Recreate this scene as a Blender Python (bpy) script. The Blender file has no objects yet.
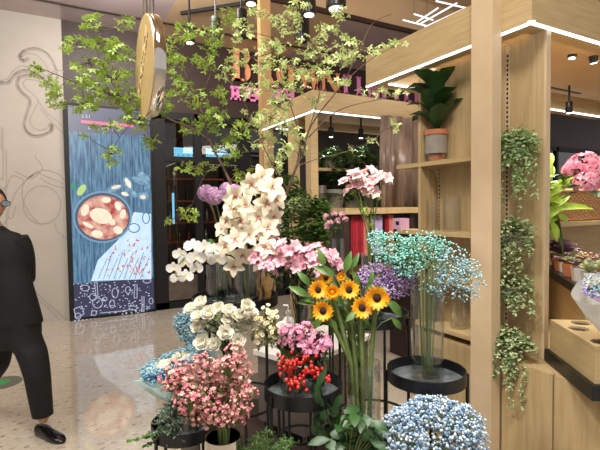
import bpy, math, random
from mathutils import Vector as V, Matrix
random.seed(7)
R = math.radians
S = bpy.context.scene
COL = S.collection
U = random.uniform
# ------------------------------------------------------------------ camera
F = 450.0
cam_d = bpy.data.cameras.new('camera'); cam = bpy.data.objects.new('camera', cam_d); COL.objects.link(cam)
cam_d.sensor_width = 36; cam_d.lens = 36 * F / 600; cam_d.clip_start = .05
YAW, PITCH, ROLL = R(-29), R(2.3), -.0129
CM = Matrix.Rotation(YAW, 3, 'Z') @ Matrix.Rotation(math.pi/2 - PITCH, 3, 'X') @ Matrix.Rotation(ROLL, 3, 'Z')
cam.location = (0, 0, 1.5); cam.rotation_euler = CM.to_euler(); S.camera = cam
CP = V((0, 0, 1.5)); FW = V((math.sin(R(29)), math.cos(R(29)), 0)); RT = V((math.cos(R(29)), -math.sin(R(29)), 0)); UP = V((0, 0, 1))
def ray(x, y): return CM @ V(((x-300)/F, (225-y)/F, -1))
def D(x, y, d):            # the place seen at x, y, at distance d ahead
    r = ray(x, y); return CP + r * (d / r.dot(FW))
def onX(x, y, k): r = ray(x, y); return CP + r*(k/r.x)
def onY(x, y, k): r = ray(x, y); return CP + r*(k/r.y)
def onZ(x, y, k): r = ray(x, y); return CP + r*((k-1.5)/r.z)
def G(x, d, z=0.0):        # plan position: bearing of column x, distance d, height z
    p = FW*d + RT*((x-300)/F*d); return V((p.x, p.y, z))
# ------------------------------------------------------------------ materials
def lin(c): return tuple(((v/255)/12.92 if v/255 <= .04045 else ((v/255+.055)/1.055)**2.4) for v in c) + (1,)
M = {}
def mat(name, c1, c2=None, rough=.6, metal=0, scale=20, kind='noise', emit=0, trans=0, bump=0, stretch=None, ramp=(.35, .65), spec=.5, coat=0):
    m = bpy.data.materials.new(name); m.use_nodes = True; nt = m.node_tree; N = nt.nodes; L = nt.links
    b = N['Principled BSDF']; out = N['Material Output']
    b.inputs['Base Color'].default_value = lin(c1); b.inputs['Roughness'].default_value = rough; b.inputs['Metallic'].default_value = metal
    b.inputs['Specular IOR Level'].default_value = spec; b.inputs['Coat Weight'].default_value = coat
    src = None
    if c2 is not None or bump:
        tc = N.new('ShaderNodeTexCoord'); mp = N.new('ShaderNodeMapping'); L.new(tc.outputs['Object'], mp.inputs[0])
        if stretch: mp.inputs['Scale'].default_value = stretch
        if kind == 'voronoi': t = N.new('ShaderNodeTexVoronoi'); t.inputs['Scale'].default_value = scale; fac = t.outputs['Color']
        elif kind == 'wave': t = N.new('ShaderNodeTexWave'); t.inputs['Scale'].default_value = scale; t.inputs['Distortion'].default_value = 2.5; t.inputs['Detail'].default_value = 3; fac = t.outputs['Fac']
        else: t = N.new('ShaderNodeTexNoise'); t.inputs['Scale'].default_value = scale; t.inputs['Detail'].default_value = 4; fac = t.outputs['Fac']
        L.new(mp.outputs[0], t.inputs['Vector'])
        if c2 is not None:
            cr = N.new('ShaderNodeValToRGB'); L.new(fac, cr.inputs[0])
            cr.color_ramp.elements[0].position = ramp[0]; cr.color_ramp.elements[1].position = ramp[1]
            cr.color_ramp.elements[0].color = lin(c1); cr.color_ramp.elements[1].color = lin(c2)
            src = cr.outputs[0]; L.new(src, b.inputs['Base Color'])
        if bump:
            bp = N.new('ShaderNodeBump'); bp.inputs['Strength'].default_value = bump; bp.inputs['Distance'].default_value = .01
            L.new(fac, bp.inputs['Height']); L.new(bp.outputs[0], b.inputs['Normal'])
    if emit:
        b.inputs['Emission Strength'].default_value = emit
        if src: L.new(src, b.inputs['Emission Color'])
        else: b.inputs['Emission Color'].default_value = lin(c1)
        b.inputs['Base Color'].default_value = (0.02, 0.02, 0.02, 1)
        if src:
            for l in list(L):
                if l.to_socket == b.inputs['Base Color']: L.remove(l)
    if trans:
        tr = N.new('ShaderNodeBsdfTranslucent'); mx = N.new('ShaderNodeMixShader'); mx.inputs[0].default_value = trans
        tr.inputs[0].default_value = lin(c1)
        if src: L.new(src, tr.inputs[0])
        L.new(b.outputs[0], mx.inputs[1]); L.new(tr.outputs[0], mx.inputs[2]); L.new(mx.outputs[0], out.inputs[0])
    M[name] = m; return m
def clear(name, tint, opac=.06, refl=1.0, rough=.02):
    m = bpy.data.materials.new(name); m.use_nodes = True; nt = m.node_tree; N = nt.nodes; L = nt.links
    N.remove(N['Principled BSDF']); out = N['Material Output']
    t = N.new('ShaderNodeBsdfTransparent'); t.inputs[0].default_value = tint + (1,)
    g = N.new('ShaderNodeBsdfGlossy'); g.inputs['Roughness'].default_value = rough
    lw = N.new('ShaderNodeLayerWeight'); lw.inputs[0].default_value = .35
    ma = N.new('ShaderNodeMath'); ma.operation = 'MULTIPLY_ADD'; ma.inputs[1].default_value = .55*refl; ma.inputs[2].default_value = opac
    L.new(lw.outputs['Facing'], ma.inputs[0]); mx = N.new('ShaderNodeMixShader')
    L.new(ma.outputs[0], mx.inputs[0]); L.new(t.outputs[0], mx.inputs[1]); L.new(g.outputs[0], mx.inputs[2]); L.new(mx.outputs[0], out.inputs[0])
    M[name] = m
mat('oak', (190,166,124), (176,150,108), .45, scale=6, kind='noise', stretch=(9, 9, .6), bump=.05)
mat('oak_flat', (192,168,124), (178,152,108), .45, scale=6, stretch=(.6, .6, 10))
mat('oak_tan', (176,140,96), (164,128,84), .5, scale=5)
mat('oak_paint', (206,182,148), (198,174,140), .4, scale=5)
mat('wall', (186,178,168), (180,172,162), .8, scale=3)
mat('draw', (166,155,146), None, .8)
mat('brown', (58,40,36), (50,34,30), .5, scale=4)
mat('ceil', (200,172,136), (192,164,128), .8, scale=2)
mat('lilac', (190,172,170), (178,162,162), .12, scale=2)
mat('plinth', (62,48,42), (50,38,34), .6, scale=8)
mat('plate', (120,128,130), (84,92,94), .22, scale=14)
mat('black', (16,16,18), (22,22,24), .35, scale=30)
mat('matte_black', (10,10,11), None, .6)
mat('veil_grey', (110,100,94), (92,84,78), .4, scale=5)
mat('steel', (150,140,130), (130,122,114), .3, metal=.8, scale=8)
mat('mirror', (226,220,212), (204,198,190), .08, metal=1, scale=6)
mat('gold', (196,168,116), (186,158,106), .55, metal=.25, scale=30)
mat('goldtext', (214,188,142), None, .4)
mat('led', (240,246,255), None, emit=3.5)
mat('tube_led', (240,246,255), None, emit=1.6)
mat('lens', (255,250,240), None, emit=6)
mat('orange', (250,170,124), (244,160,116), .5, scale=5)
mat('pinksign', (250,150,205), (244,138,196), .5, scale=5)
mat('bluelight', (120,205,245), None, emit=1.6)
mat('white', (235,232,226), (228,224,218), .4, scale=5)
mat('teal_label', (70,140,135), None, .5)
mat('terracotta', (190,120,84), (176,106,72), .8, scale=15)
mat('concrete', (150,142,130), (140,132,120), .85, scale=15)
mat('wicker', (206,160,108), (150,106,66), .7, scale=60, kind='wave', stretch=(1, 1, 3), bump=.5)
mat('soil', (58,44,34), (38,28,22), .95, scale=60)
mat('bark', (110,88,72), (76,58,46), .8, scale=40)
mat('stem', (118,134,74), (96,114,58), .55, scale=20, trans=.15)
mat('stem_dark', (44,62,34), (32,48,26), .6, scale=20)
mat('leaf_tree', (138,170,64), (166,192,86), .5, scale=9, trans=.35)
mat('leaf_tree_lit', (186,206,128), (214,226,160), .5, scale=9, trans=.35)  # paler copy of leaf_tree; strong spotlight is put into the colour
mat('leaf', (70,104,44), (96,130,58), .4, scale=12, trans=.15)
mat('leaf_dark', (36,70,32), (54,90,42), .42, scale=12, trans=.08)
mat('leaf_pale', (150,184,120), (190,212,160), .5, scale=25, trans=.2)
mat('leaf_var', (112,138,84), (206,216,168), .5, scale=45, trans=.2, ramp=(.42, .56))
mat('leaf_lime', (150,190,50), (190,214,90), .45, scale=14, trans=.25)
mat('fern', (62,104,52), (88,132,66), .5, scale=14, trans=.15)
mat('juniper', (92,124,104), (124,152,130), .6, scale=30)
mat('p_white', (252,250,240), (246,243,226), .5, scale=25, trans=.25)
mat('p_phal', (250,248,244), (240,236,230), .45, scale=25, trans=.25)
mat('p_cymb', (250,242,220), (244,232,206), .45, scale=20, trans=.25)
mat('lip_red', (170,70,80), (226,180,150), .5, scale=90)
mat('lip_yellow', (236,206,96), None, .5)
mat('p_pink', (242,178,196), (250,214,220), .5, scale=28, trans=.25)
mat('p_blush', (248,206,212), (252,232,228), .5, scale=28, trans=.3)
mat('p_phlox', (232,128,170), (246,184,206), .5, scale=40, trans=.2)
mat('p_wax', (198,92,122), (240,190,172), .5, scale=70, trans=.15, ramp=(.4, .6))
mat('p_hyd', (228,122,160), (246,190,206), .5, scale=22, trans=.2)
mat('p_allium', (190,140,186), (214,172,208), .6, scale=60)
mat('p_sun', (246,186,26), (240,158,14), .5, scale=30, trans=.15)
mat('sun_disc', (58,32,14), (28,16,8), .9, scale=200)
mat('daisy_w', (246,242,216), None, .5, trans=.15)
mat('daisy_y', (226,206,92), None, .6)
mat('berry', (200,30,36), (222,66,56), .25, scale=30)
mat('g_blue', (108,146,182), (206,220,230), .6, scale=60, ramp=(.42, .56))
mat('g_teal', (104,196,186), (176,222,206), .6, scale=50)
mat('g_tealblue', (110,178,196), (196,216,216), .6, scale=50)
mat('g_lilac', (160,120,190), (206,182,218), .6, scale=60)
mat('g_dusk', (96,140,160), (140,176,190), .6, scale=50)
mat('wrap', (176,206,206), (196,218,214), .5, scale=8, trans=.3)
mat('wrap_white', (232,232,226), (222,222,216), .5, scale=8, trans=.3)
mat('blue_tissue', (60,110,190), (90,140,210), .6, scale=20, trans=.2)
mat('skin', (196,146,120), (188,138,112), .5, scale=10)
mat('hair', (26,20,18), (36,28,24), .5, scale=60)
mat('cloth_black', (11,11,13), (16,16,18), .8, scale=14)
mat('shoe', (14,13,14), None, .18)
mat('lens_glass', (120,140,160), None, .1)
mat('lip', (160,90,84), None, .5)
mat('red_cloth', (176,40,56), (156,30,46), .7, scale=20)
mat('salmon_cloth', (222,140,128), (210,126,116), .7, scale=20)
mat('lilac_cloth', (190,172,210), (176,158,198), .7, scale=20)
mat('pink_box', (206,160,190), None, .6)
mat('cone', (196,150,92), (170,126,72), .8, scale=40)
mat('sticker', (110,112,100), None, .5); mat('sticker_green', (60,170,90), None, .5)
mat('veil', (176,156,144), (128,106,94), .25, scale=3, stretch=(3, 3, .8), bump=.6, trans=.2)
mat('succ_green', (140,164,110), (190,190,140), .5, scale=40)
mat('succ_pink', (196,130,130), (210,180,150), .5, scale=40)
mat('succ_purple', (120,96,116), (160,130,150), .5, scale=25)
mat('bottle_amber', (120,60,20), None, .15); mat('bottle_green', (30,60,36), None, .15)
mat('kraft', (170,84,52), (120,54,40), .6, scale=20)
clear('glass', (.985, .99, .985), .03, .8); clear('water', (.93, .95, .94), .03, .5); clear('pane', (.85, .85, .85), .05, .5)
clear('tissue', (.8, .9, .9), .25, .5, .3)
# poster inks (a lit screen)
def ink(n, c, c2=None, e=1.0, **k): mat(n, c, c2, rough=.3, emit=e, **k)
ink('i_slate', (92,94,120)); ink('i_plank', (46,88,122), (104,148,178), scale=5, stretch=(7, 1, .8)); ink('i_navy', (50,52,82))
ink('i_gap', (28,48,74)); ink('i_white', (225,236,250)); ink('i_pink', (240,110,150)); ink('i_rim', (120,160,190)); ink('i_rimd', (70,90,110))
ink('i_soup', (176,60,50), (240,190,170), scale=9); ink('i_cream', (250,226,190), (255,246,226), scale=12); ink('i_cloth', (190,220,244), (214,234,248), e=1.1, scale=8)
ink('i_red', (220,90,90)); ink('i_teal', (50,120,160)); ink('i_lime', (190,220,130)); ink('i_green', (40,150,120)); ink('i_shell', (70,120,160), (150,190,210), scale=12); ink('i_line', (170,175,200)); ink('i_glow', (160,220,255))
# terrazzo floor
def terrazzo():
    m = bpy.data.materials.new('terrazzo'); m.use_nodes = True; nt = m.node_tree; N = nt.nodes; L = nt.links; b = N['Principled BSDF']
    tc = N.new('ShaderNodeTexCoord'); mp = N.new('ShaderNodeMapping'); mp.inputs['Scale'].default_value = (1, 1.8, 1); mp.inputs['Rotation'].default_value = (0, 0, .5)
    L.new(tc.outputs['Object'], mp.inputs[0])
    def layer(scale, thr, c, prev, dist):
        v = N.new('ShaderNodeTexVoronoi'); v.inputs['Scale'].default_value = scale; L.new(mp.outputs[0], v.inputs['Vector'])
        a = N.new('ShaderNodeSeparateColor'); L.new(v.outputs['Color'], a.inputs[0])
        g = N.new('ShaderNodeMath'); g.operation = 'GREATER_THAN'; g.inputs[1].default_value = thr; L.new(a.outputs[0], g.inputs[0])
        d = N.new('ShaderNodeMath'); d.operation = 'LESS_THAN'; d.inputs[1].default_value = dist; L.new(v.outputs['Distance'], d.inputs[0])
        mu = N.new('ShaderNodeMath'); mu.operation = 'MULTIPLY'; L.new(g.outputs[0], mu.inputs[0]); L.new(d.outputs[0], mu.inputs[1])
        mx = N.new('ShaderNodeMix'); mx.data_type = 'RGBA'; L.new(mu.outputs[0], mx.inputs[0]); mx.inputs[7].default_value = lin(c)
        if isinstance(prev, tuple): mx.inputs[6].default_value = prev
        else: L.new(prev, mx.inputs[6])
        return mx.outputs[2]
    n = N.new('ShaderNodeTexNoise'); n.inputs['Scale'].default_value = 2.5; n.inputs['Detail'].default_value = 5; L.new(mp.outputs[0], n.inputs['Vector'])
    cr = N.new('ShaderNodeValToRGB'); L.new(n.outputs[0], cr.inputs[0]); cr.color_ramp.elements[0].color = lin((190,178,160)); cr.color_ramp.elements[1].color = lin((206,195,178))
    p = layer(22, .5, (208,197,182), cr.outputs[0], .45); p = layer(11, .76, (176,160,140), p, .30); p = layer(15, .88, (142,126,108), p, .24); p = layer(40, .86, (164,148,130), p, .3)
    L.new(p, b.inputs['Base Color']); b.inputs['Roughness'].default_value = .06; b.inputs['IOR'].default_value = 1.85
    M['terrazzo'] = m
terrazzo()
# ------------------------------------------------------------------ mesh builder
def frame(n):
    n = n.normalized(); a = V((0, 0, 1)) if abs(n.z) < .9 else V((1, 0, 0))
    t = a.cross(n).normalized(); return n, t, n.cross(t)
def rdir(z0=-1, z1=1):
    z = U(z0, z1); a = U(0, 6.2832); s = math.sqrt(max(0, 1-z*z)); return V((s*math.cos(a), s*math.sin(a), z))
ICO = None
def _ico():
    p = (1+5**.5)/2
    vs = [V(a).normalized() for a in [(-1,p,0),(1,p,0),(-1,-p,0),(1,-p,0),(0,-1,p),(0,1,p),(0,-1,-p),(0,1,-p),(p,0,-1),(p,0,1),(-p,0,-1),(-p,0,1)]]
    fs = [(0,11,5),(0,5,1),(0,1,7),(0,7,10),(0,10,11),(1,5,9),(5,11,4),(11,10,2),(10,7,6),(7,1,8),(3,9,4),(3,4,2),(3,2,6),(3,6,8),(3,8,9),(4,9,5),(2,4,11),(6,2,10),(8,6,7),(9,8,1)]
    return vs, fs
ICO = _ico()
class MB:
    def __init__(s): s.v = []; s.f = []; s.m = []
    def add(s, vs, fs, mi=0):
        o = len(s.v); s.v += vs; s.f += [tuple(i+o for i in f) for f in fs]; s.m += [mi]*len(fs); return s
    def box(s, lo, hi, mi=0):
        x0, y0, z0 = lo; x1, y1, z1 = hi
        return s.add([V(p) for p in [(x0,y0,z0),(x1,y0,z0),(x1,y1,z0),(x0,y1,z0),(x0,y0,z1),(x1,y0,z1),(x1,y1,z1),(x0,y1,z1)]], [(0,3,2,1),(4,5,6,7),(0,1,5,4),(1,2,6,5),(2,3,7,6),(3,0,4,7)], mi)
    def obox(s, O, a, b, c, mi=0):       # oriented box: corner + three edge vectors
        return s.add([O, O+a, O+a+b, O+b, O+c, O+a+c, O+a+b+c, O+b+c], [(0,3,2,1),(4,5,6,7),(0,1,5,4),(1,2,6,5),(2,3,7,6),(3,0,4,7)], mi)
    def prism(s, poly, d, mi=0):         # polygon (3D points) pushed along d
        n = len(poly); vs = list(poly) + [p+d for p in poly]
        return s.add(vs, [tuple(range(n))[::-1], tuple(range(n, 2*n))] + [(i, (i+1) % n, (i+1) % n+n, i+n) for i in range(n)], mi)
    def tube(s, pts, r, n=6, mi=0, cap=True):
        pts = [V(p) for p in pts]
        if len(pts) < 2: return s
        rs = r if isinstance(r, (list, tuple)) else [r]*len(pts); vs = []; fs = []; t0 = None
        for i, p in enumerate(pts):
            d = (pts[min(i+1, len(pts)-1)] - pts[max(i-1, 0)])
            d = d.normalized() if d.length > 1e-9 else V((0, 0, 1))
            if t0 is None: _, t0, b = frame(d)
            else:
                t0 = t0 - d*t0.dot(d); t0 = t0.normalized() if t0.length > 1e-6 else frame(d)[1]
            b = d.cross(t0)
            for k in range(n):
                a = 6.2832*k/n; vs.append(p + (t0*math.cos(a) + b*math.sin(a))*rs[i])
        for i in range(len(pts)-1):
            for k in range(n): k2 = (k+1) % n; fs.append((i*n+k, i*n+k2, (i+1)*n+k2, (i+1)*n+k))
        if cap: fs += [tuple(range(n))[::-1], tuple(range((len(pts)-1)*n, len(pts)*n))]
        return s.add(vs, fs, mi)
    def lathe(s, prof, c, n=32, mi=0, axis=UP, a0=0, a1=6.28319):
        ax, t, b = frame(axis) if axis is not UP else (UP, V((1,0,0)), V((0,1,0)))
        full = abs(a1-a0) > 6.28; m = n if full else n+1; vs = []; fs = []
        for (r, z) in prof:
            for k in range(m):
                a = a0+(a1-a0)*k/n; vs.append(c + ax*z + (t*math.cos(a)+b*math.sin(a))*max(r, 1e-5))
        for i in range(len(prof)-1):
            for k in range(n):
                k2 = (k+1) % m; fs.append((i*m+k, i*m+k2, (i+1)*m+k2, (i+1)*m+k))
        return s.add(vs, fs, mi)
    def ico(s, c, r, mi=0, sc=None):
        vs, fs = ICO; sc = sc or (1, 1, 1)
        return s.add([c + V((p.x*r*sc[0], p.y*r*sc[1], p.z*r*sc[2])) for p in vs], fs, mi)
    def ball(s, c, r, mi=0, n=12, h=8, sc=(1, 1, 1)):
        vs = []; fs = []
        for i in range(h+1):
            t = math.pi*i/h
            for k in range(n): a = 6.2832*k/n; vs.append(c+V((math.sin(t)*math.cos(a)*r*sc[0], math.sin(t)*math.sin(a)*r*sc[1], math.cos(t)*r*sc[2])))
        for i in range(h):
            for k in range(n): k2 = (k+1) % n; fs.append((i*n+k, (i+1)*n+k, (i+1)*n+k2, i*n+k2))
        return s.add(vs, fs, mi)
    def petal(s, c, n, t, L, W, e0=.6, e1=0, mi=0, cup=.15, prof=(.3, .9, 1, .25), rows=None):
        b = n.cross(t).normalized(); k = len(prof); vs = []; fs = []; p = c.copy()
        for i, w in enumerate(prof):
            e = e0+(e1-e0)*i/(k-1)
            if i: p = p + (t*math.cos(e)+n*math.sin(e))*(L/(k-1))
            q = (n*math.cos(e) - t*math.sin(e))
            vs += [p - b*W*w/2 + q*cup*W*w, p, p + b*W*w/2 + q*cup*W*w]
        for i in range(k-1): o = i*3; fs += [(o, o+1, o+4, o+3), (o+1, o+2, o+5, o+4)]
        return s.add(vs, fs, mi)
    def build(s, name, mats, parent=None, origin=None, smooth=True, **tags):
        if isinstance(mats, str): mats = [mats]
        o0 = V(origin) if origin is not None else (V(parent['_w']) if parent is not None else V((0, 0, 0)))
        me = bpy.data.meshes.new(name); me.from_pydata([tuple(v-o0) for v in s.v], [], s.f)
        for m in mats: me.materials.append(M[m])
        me.polygons.foreach_set('material_index', s.m)
        if smooth: me.polygons.foreach_set('use_smooth', [True]*len(s.f))
        me.update(); o = bpy.data.objects.new(name, me); COL.objects.link(o)
        if smooth and hasattr(me, 'set_sharp_from_angle'): me.set_sharp_from_angle(angle=R(50))
        if parent is not None: o.parent = parent
        else: o.location = o0
        o['_w'] = tuple(o0)
        for k, v in tags.items(): o[k] = v
        return o
def thing(name, label, cat, loc, group=None):
    o = bpy.data.objects.new(name, None); o.empty_display_size = .05; COL.objects.link(o); o.location = loc; o['_w'] = tuple(loc)
    o['label'] = label; o['category'] = cat
    if group: o['group'] = group
    return o
def struct(name, mb, m, smooth=False): return mb.build(name, m, smooth=smooth, kind='structure')
def bez(a, m, b, n=7): return [a*(1-t)**2 + m*2*t*(1-t) + b*t*t for t in [i/(n-1) for i in range(n)]]
# ------------------------------------------------------------------ room
YW = 6.85
struct('floor', MB().box((-9, -6, -.1), (16, YW, 0)), 'terrazzo')
struct('wall_back', MB().box((-9, YW, 0), (onY(67, 200, YW).x, YW+.15, 4.03)), 'wall')
XW = onY(67, 200, YW).x
# ceiling: main slab, lower glossy soffit along the shop fronts
struct('ceiling', MB().box((-9, -2.5, 4.5), (16, 5.1, 4.6)).box((-9, 5.02, 4.03), (16, 5.1, 4.5)), 'ceil')
xa_, xb_ = onZ(152, 40, 4.03).x, onZ(296, 50, 4.03).x
struct('ceiling', MB().box((-9, 5.1, 4.03), (xa_, YW+.15, 4.12)), 'lilac'); struct('ceiling', MB().box((xa_, 5.1, 4.03), (xb_, YW+.15, 4.12)), 'ceil'); struct('ceiling', MB().box((xb_, 5.1, 4.03), (16, YW+.15, 4.12)), 'lilac')
struct('trim_1', MB().box((-9, 6.3, 4.015), (16, 6.34, 4.035)), 'brown')
struct('trim_2', MB().box((-9, 5.0, 4.0), (16, 5.04, 4.06)), 'brown')
struct('wall_right', MB().box((XW, YW, 2.93), (16, YW+.15, 4.03)), 'brown')
# shop front: black frames, panes, dim room behind
fr = MB(); xs = []
for a, b in ((152, 167), (196, 203), (240, 251), (284, 290), (330, 337), (395, 402)):
    xa, xb = onY(a, 250, YW).x, onY(b, 250, YW).x; fr.box((xa, YW-.06, 0), (xb, YW+.06, 2.93)); xs.append((xa, xb))
x = xs[-1][1]
while x < 15: fr.box((x+1.2, YW-.06, 0), (x+1.28, YW+.06, 2.93)); x += 1.28
fr.box((xs[0][0], YW-.06, 0), (16, YW+.06, .10)); fr.box((xs[0][0], YW-.06, 2.82), (16, YW+.06, 2.93)); fr.box((xs[0][0], YW-.05, 2.2), (16, YW+.05, 2.28))
struct('window_1', fr, 'matte_black')
struct('window_2', MB().box((xs[0][1], YW-.01, .1), (16, YW+.01, 2.85)), 'pane')
struct('wall_far', MB().box((0, 9.4, 0), (16, 9.5, 4)).box((XW-.3, YW+.1, 0), (XW-.2, 9.4, 4)).box((15.9, YW+.1, 0), (16, 9.4, 4)).box((0, YW+.15, 2.93), (16, 9.5, 3.0)), 'brown')
struct('floor', MB().box((0, YW, -.1), (16, 9.5, 0)), 'brown')
t = thing('door_kick_panel', 'brushed steel lower panel of the black framed shop front left of the white orchid', 'panel', (xs[0][1], YW-.05, .1))
p1, p2 = onY(168, 277, YW-.05), onY(202, 305, YW-.05)
MB().box((xs[0][1], YW-.05, .12), (xs[1][0], YW-.03, p1.z)).build('sheet', 'steel', t, smooth=False)
# bar shelves with bottles inside
t = thing('bar_shelf', 'dark bar shelf rack seen through the shop front glass behind the tree', 'shelf', (xs[0][1]-.1, 8.2, 0))
MB().box((1.4, 8.2, 0), (1.46, 8.5, 2.6)).box((4.6, 8.2, 0), (4.66, 8.5, 2.6)).box((2.9, 8.2, 0), (2.96, 8.5, 2.6)).build('upright', 'matte_black', t, smooth=False)
for z in (.9, 1.25, 1.65, 2.05): MB().box((1.46, 8.2, z-.03), (4.6, 8.5, z)).build('shelf_board', 'kraft', t, smooth=False)
for z in (.9, 1.25, 1.65):
    for i in range(9):
        xx = 1.56+i*.17+U(-.02, .02); w = U(.026, .038); h = U(.2, .28)
        o = MB().lathe([(0, 0), (w, 0), (w, h*.6), (w*.35, h*.75), (w*.35, h), (0, h)], V((xx, 8.33, z)), 10).build('bottle', random.choice(['bottle_amber', 'bottle_green', 'steel', 'kraft']), origin=(xx, 8.33, z))
        o['label'] = 'small dim bottle on the bar shelf behind the shop front glass'; o['category'] = 'bottle'; o['group'] = 'bottles on the dim bar shelf'
def lit_sign(a, b, y0, y1, lab):
    pa, pb = onY(a, y0, 7.6), onY(b, y1, 7.6); t = thing('neon_sign', lab, 'sign', (pa.x, 7.6, pb.z)); m = MB(); w = pb.x-pa.x; h = pa.z-pb.z
    for z in (0, .5, 1): m.box((pa.x, 7.6, pb.z+h*z-.012), (pb.x, 7.62, pb.z+h*z+.012))
    for i in range(13): xx = pa.x+w*(i+.5)/13; m.box((xx-.01, 7.6, pb.z+h*.1*(i % 3)), (xx+.01, 7.62, pa.z-h*.12*(i % 2)))
    m.build('tube_lattice', 'bluelight', t, smooth=False)
    MB().box((pa.x+w*.1, 7.605, pa.z), (pa.x+w*.1+.01, 7.615, 2.94)).box((pb.x-w*.1, 7.605, pa.z), (pb.x-w*.1+.01, 7.615, 2.94)).build('hanger', 'matte_black', t, smooth=False)
lit_sign(174, 196, 148, 157, 'pale blue lit lattice sign inside the shop, the one nearest the screen')
lit_sign(206, 232, 149, 157, 'pale blue lit lattice sign inside the shop, the one behind the tree trunk')
p = onY(172, 240, 7.4)
t = thing('pendant_tube', 'blue lit vertical tube hanging behind the shop front glass', 'light', (p.x, 7.4, 1.2)); q = onY(173, 193, 7.4)
MB().tube([V((q.x, 7.4, 1.25)), V((q.x, 7.4, q.z))], .018, 8).build('tube', 'bluelight', t); MB().tube([V((q.x, 7.4, q.z)), V((q.x, 7.4, 2.94))], .006, 5).build('cord', 'matte_black', t)
# wall drawing
def ribbon(mb, pts, w, y):
    for i in range(len(pts)-1):
        a, b = pts[i], pts[i+1]; d = b-a
        if d.length < 1e-5: continue
        d.normalize(); n = V((-d.z, 0, d.x))*w/2
        mb.add([a-n, b-n, b+n, a+n], [(0, 1, 2, 3)])
def curve_px(pts, y, n=8):           # smooth curve through points on the plane Y = y
    P = [onY(a, b, y) for a, b in pts]; out = []
    for i in range(len(P)-1):
        p0, p1, p2, p3 = P[max(i-1, 0)], P[i], P[i+1], P[min(i+2, len(P)-1)]
        for k in range(n):
            t = k/n; out.append(.5*((2*p1)+(p2-p0)*t+(2*p0-5*p1+4*p2-p3)*t*t+(3*p1-p0-3*p2+p3)*t**3))
    return out+[P[-1]]
yd = YW-.004
oct_ = [[(57,88),(56,70),(48,54),(36,48),(25,50),(20,55),(22,60),(28,58)], [(50,82),(48,70),(42,60),(34,54),(26,54),(23,57)],
        [(0,82),(8,82),(14,75),(22,70),(34,72),(44,78)], [(0,80),(7,79),(13,71),(22,66),(34,69),(46,76)],
        [(44,78),(30,75),(20,76),(17,84),(22,92),(30,100),(27,112),(24,125),(30,134),(40,135),(50,131),(52,126),(50,124)], [(48,84),(34,80),(25,80),(24,86),(32,93),(38,101),(34,110),(30,120),(34,128),(42,130),(50,126)],
        [(38,100),(46,112),(56,120),(64,128)], [(40,108),(48,118),(58,128),(64,134)], [(46,76),(56,70),(64,72)], [(50,84),(60,90),(64,98)]]
m = MB()
for c in oct_: ribbon(m, curve_px(c, yd), .012, yd)
for c in oct_[0:5:2]:
    P = curve_px(c, yd, 5)
    for p in P[::1]:
        q = p+V((.03, 0, .03)); ribbon(m, [p+V((.02*math.cos(a), 0, .02*math.sin(a)-.01)) for a in [k*.9 for k in range(8)]], .005, yd)
m.build('wall_drawing', 'draw', origin=onY(40, 100, yd), label='faint grey line drawing of an octopus on the pale wall', category='wall drawing')
fru = [[(42+15*math.cos(a*.35)*1.25, 205-19*math.sin(a*.35)) for a in range(19)], [(38,222),(30,214),(24,203),(22,190),(26,180),(34,174)],
       [(15,171),(24,176),(32,178),(40,172),(42,166),(36,158),(36,155)], [(34,174),(24,182),(14,196),(8,214),(12,218),(16,205)], [(34,174),(44,170),(58,174),(64,180)], [(40,178),(50,184),(64,188)], [(36,172),(50,178),(64,184)],
       [(54,222),(58,232),(66,238)], [(0,186),(6,186),(6,150)], [(0,178),(3,178),(3,150)], [(2,192),(6,192),(6,240),(0,240)], [(32,288),(44,300),(58,312),(69,322)], [(34,296),(44,304),(58,318)], [(8,218),(3,226),(5,234)], [(24,180),(12,176),(6,190)]]
m = MB()
for c in fru: ribbon(m, curve_px(c, yd), .012, yd)
m.build('wall_drawing', 'draw', origin=onY(40, 200, yd), label='faint grey line drawing of a round fruit on a leafy twig on the pale wall', category='wall drawing')
m = MB()
for c in [[(0,128),(3,128),(3,150)], [(0,131),(1.5,131),(1.5,150)]]: ribbon(m, [onY(a, b, yd) for a, b in c], .008, yd)
m.build('wall_drawing', 'draw', origin=onY(2, 140, yd), label='faint corner of a drawn rectangular frame at the left of the pale wall', category='wall drawing')
# ------------------------------------------------------------------ lit poster screen
YS = YW-.10
scr = thing('display_screen', 'tall lit screen showing a seafood bowl on blue planks, standing against the wall', 'screen', onY(110, 318, YS))
xl, xr = onY(66.5, 220, YS).x, onY(154, 220, YS).x; zt = onY(70, 103, YS).z
MB().box((xl, YS-.0, 0.0), (xr, YW-.001, zt)).build('casing', 'matte_black', scr, smooth=False)
x0, x1 = onY(71.5, 220, YS).x, onY(152, 220, YS).x; z1 = onY(110, 134, YS).z; z2 = onY(110, 281, YS).z
def scp(mb, pts, k): mb.prism([onY(a, b, YS-.001*k) for a, b in pts], V((0, -.001, 0)))
def flat(mb, xa, xb, za, zb, k): mb.box((xa, YS-.001*(k+1), za), (xb, YS-.001*k, zb))
m = MB(); flat(m, x0, x1, z1, zt-.03, 0); m.build('title_band', 'i_slate', scr, smooth=False)
m = MB(); flat(m, x0, x1, z2, z1, 0); m.build('plank_picture', 'i_plank', scr, smooth=False)
m = MB(); flat(m, x0, x1, .04, z2, 0); nv = m.build('pattern_band', 'i_navy', scr, smooth=False)
m = MB()
for f in (.25, .5, .76): flat(m, x0+(x1-x0)*f-.004, x0+(x1-x0)*f+.004, z2, z1, 1)
m.build('plank_gap', 'i_gap', scr, smooth=False)
m = MB(); scp(m, [(81, 120), (134, 124.5), (134, 127.5), (81, 123)], 1); m.build('pink_line', 'i_pink', scr, smooth=False)
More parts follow.
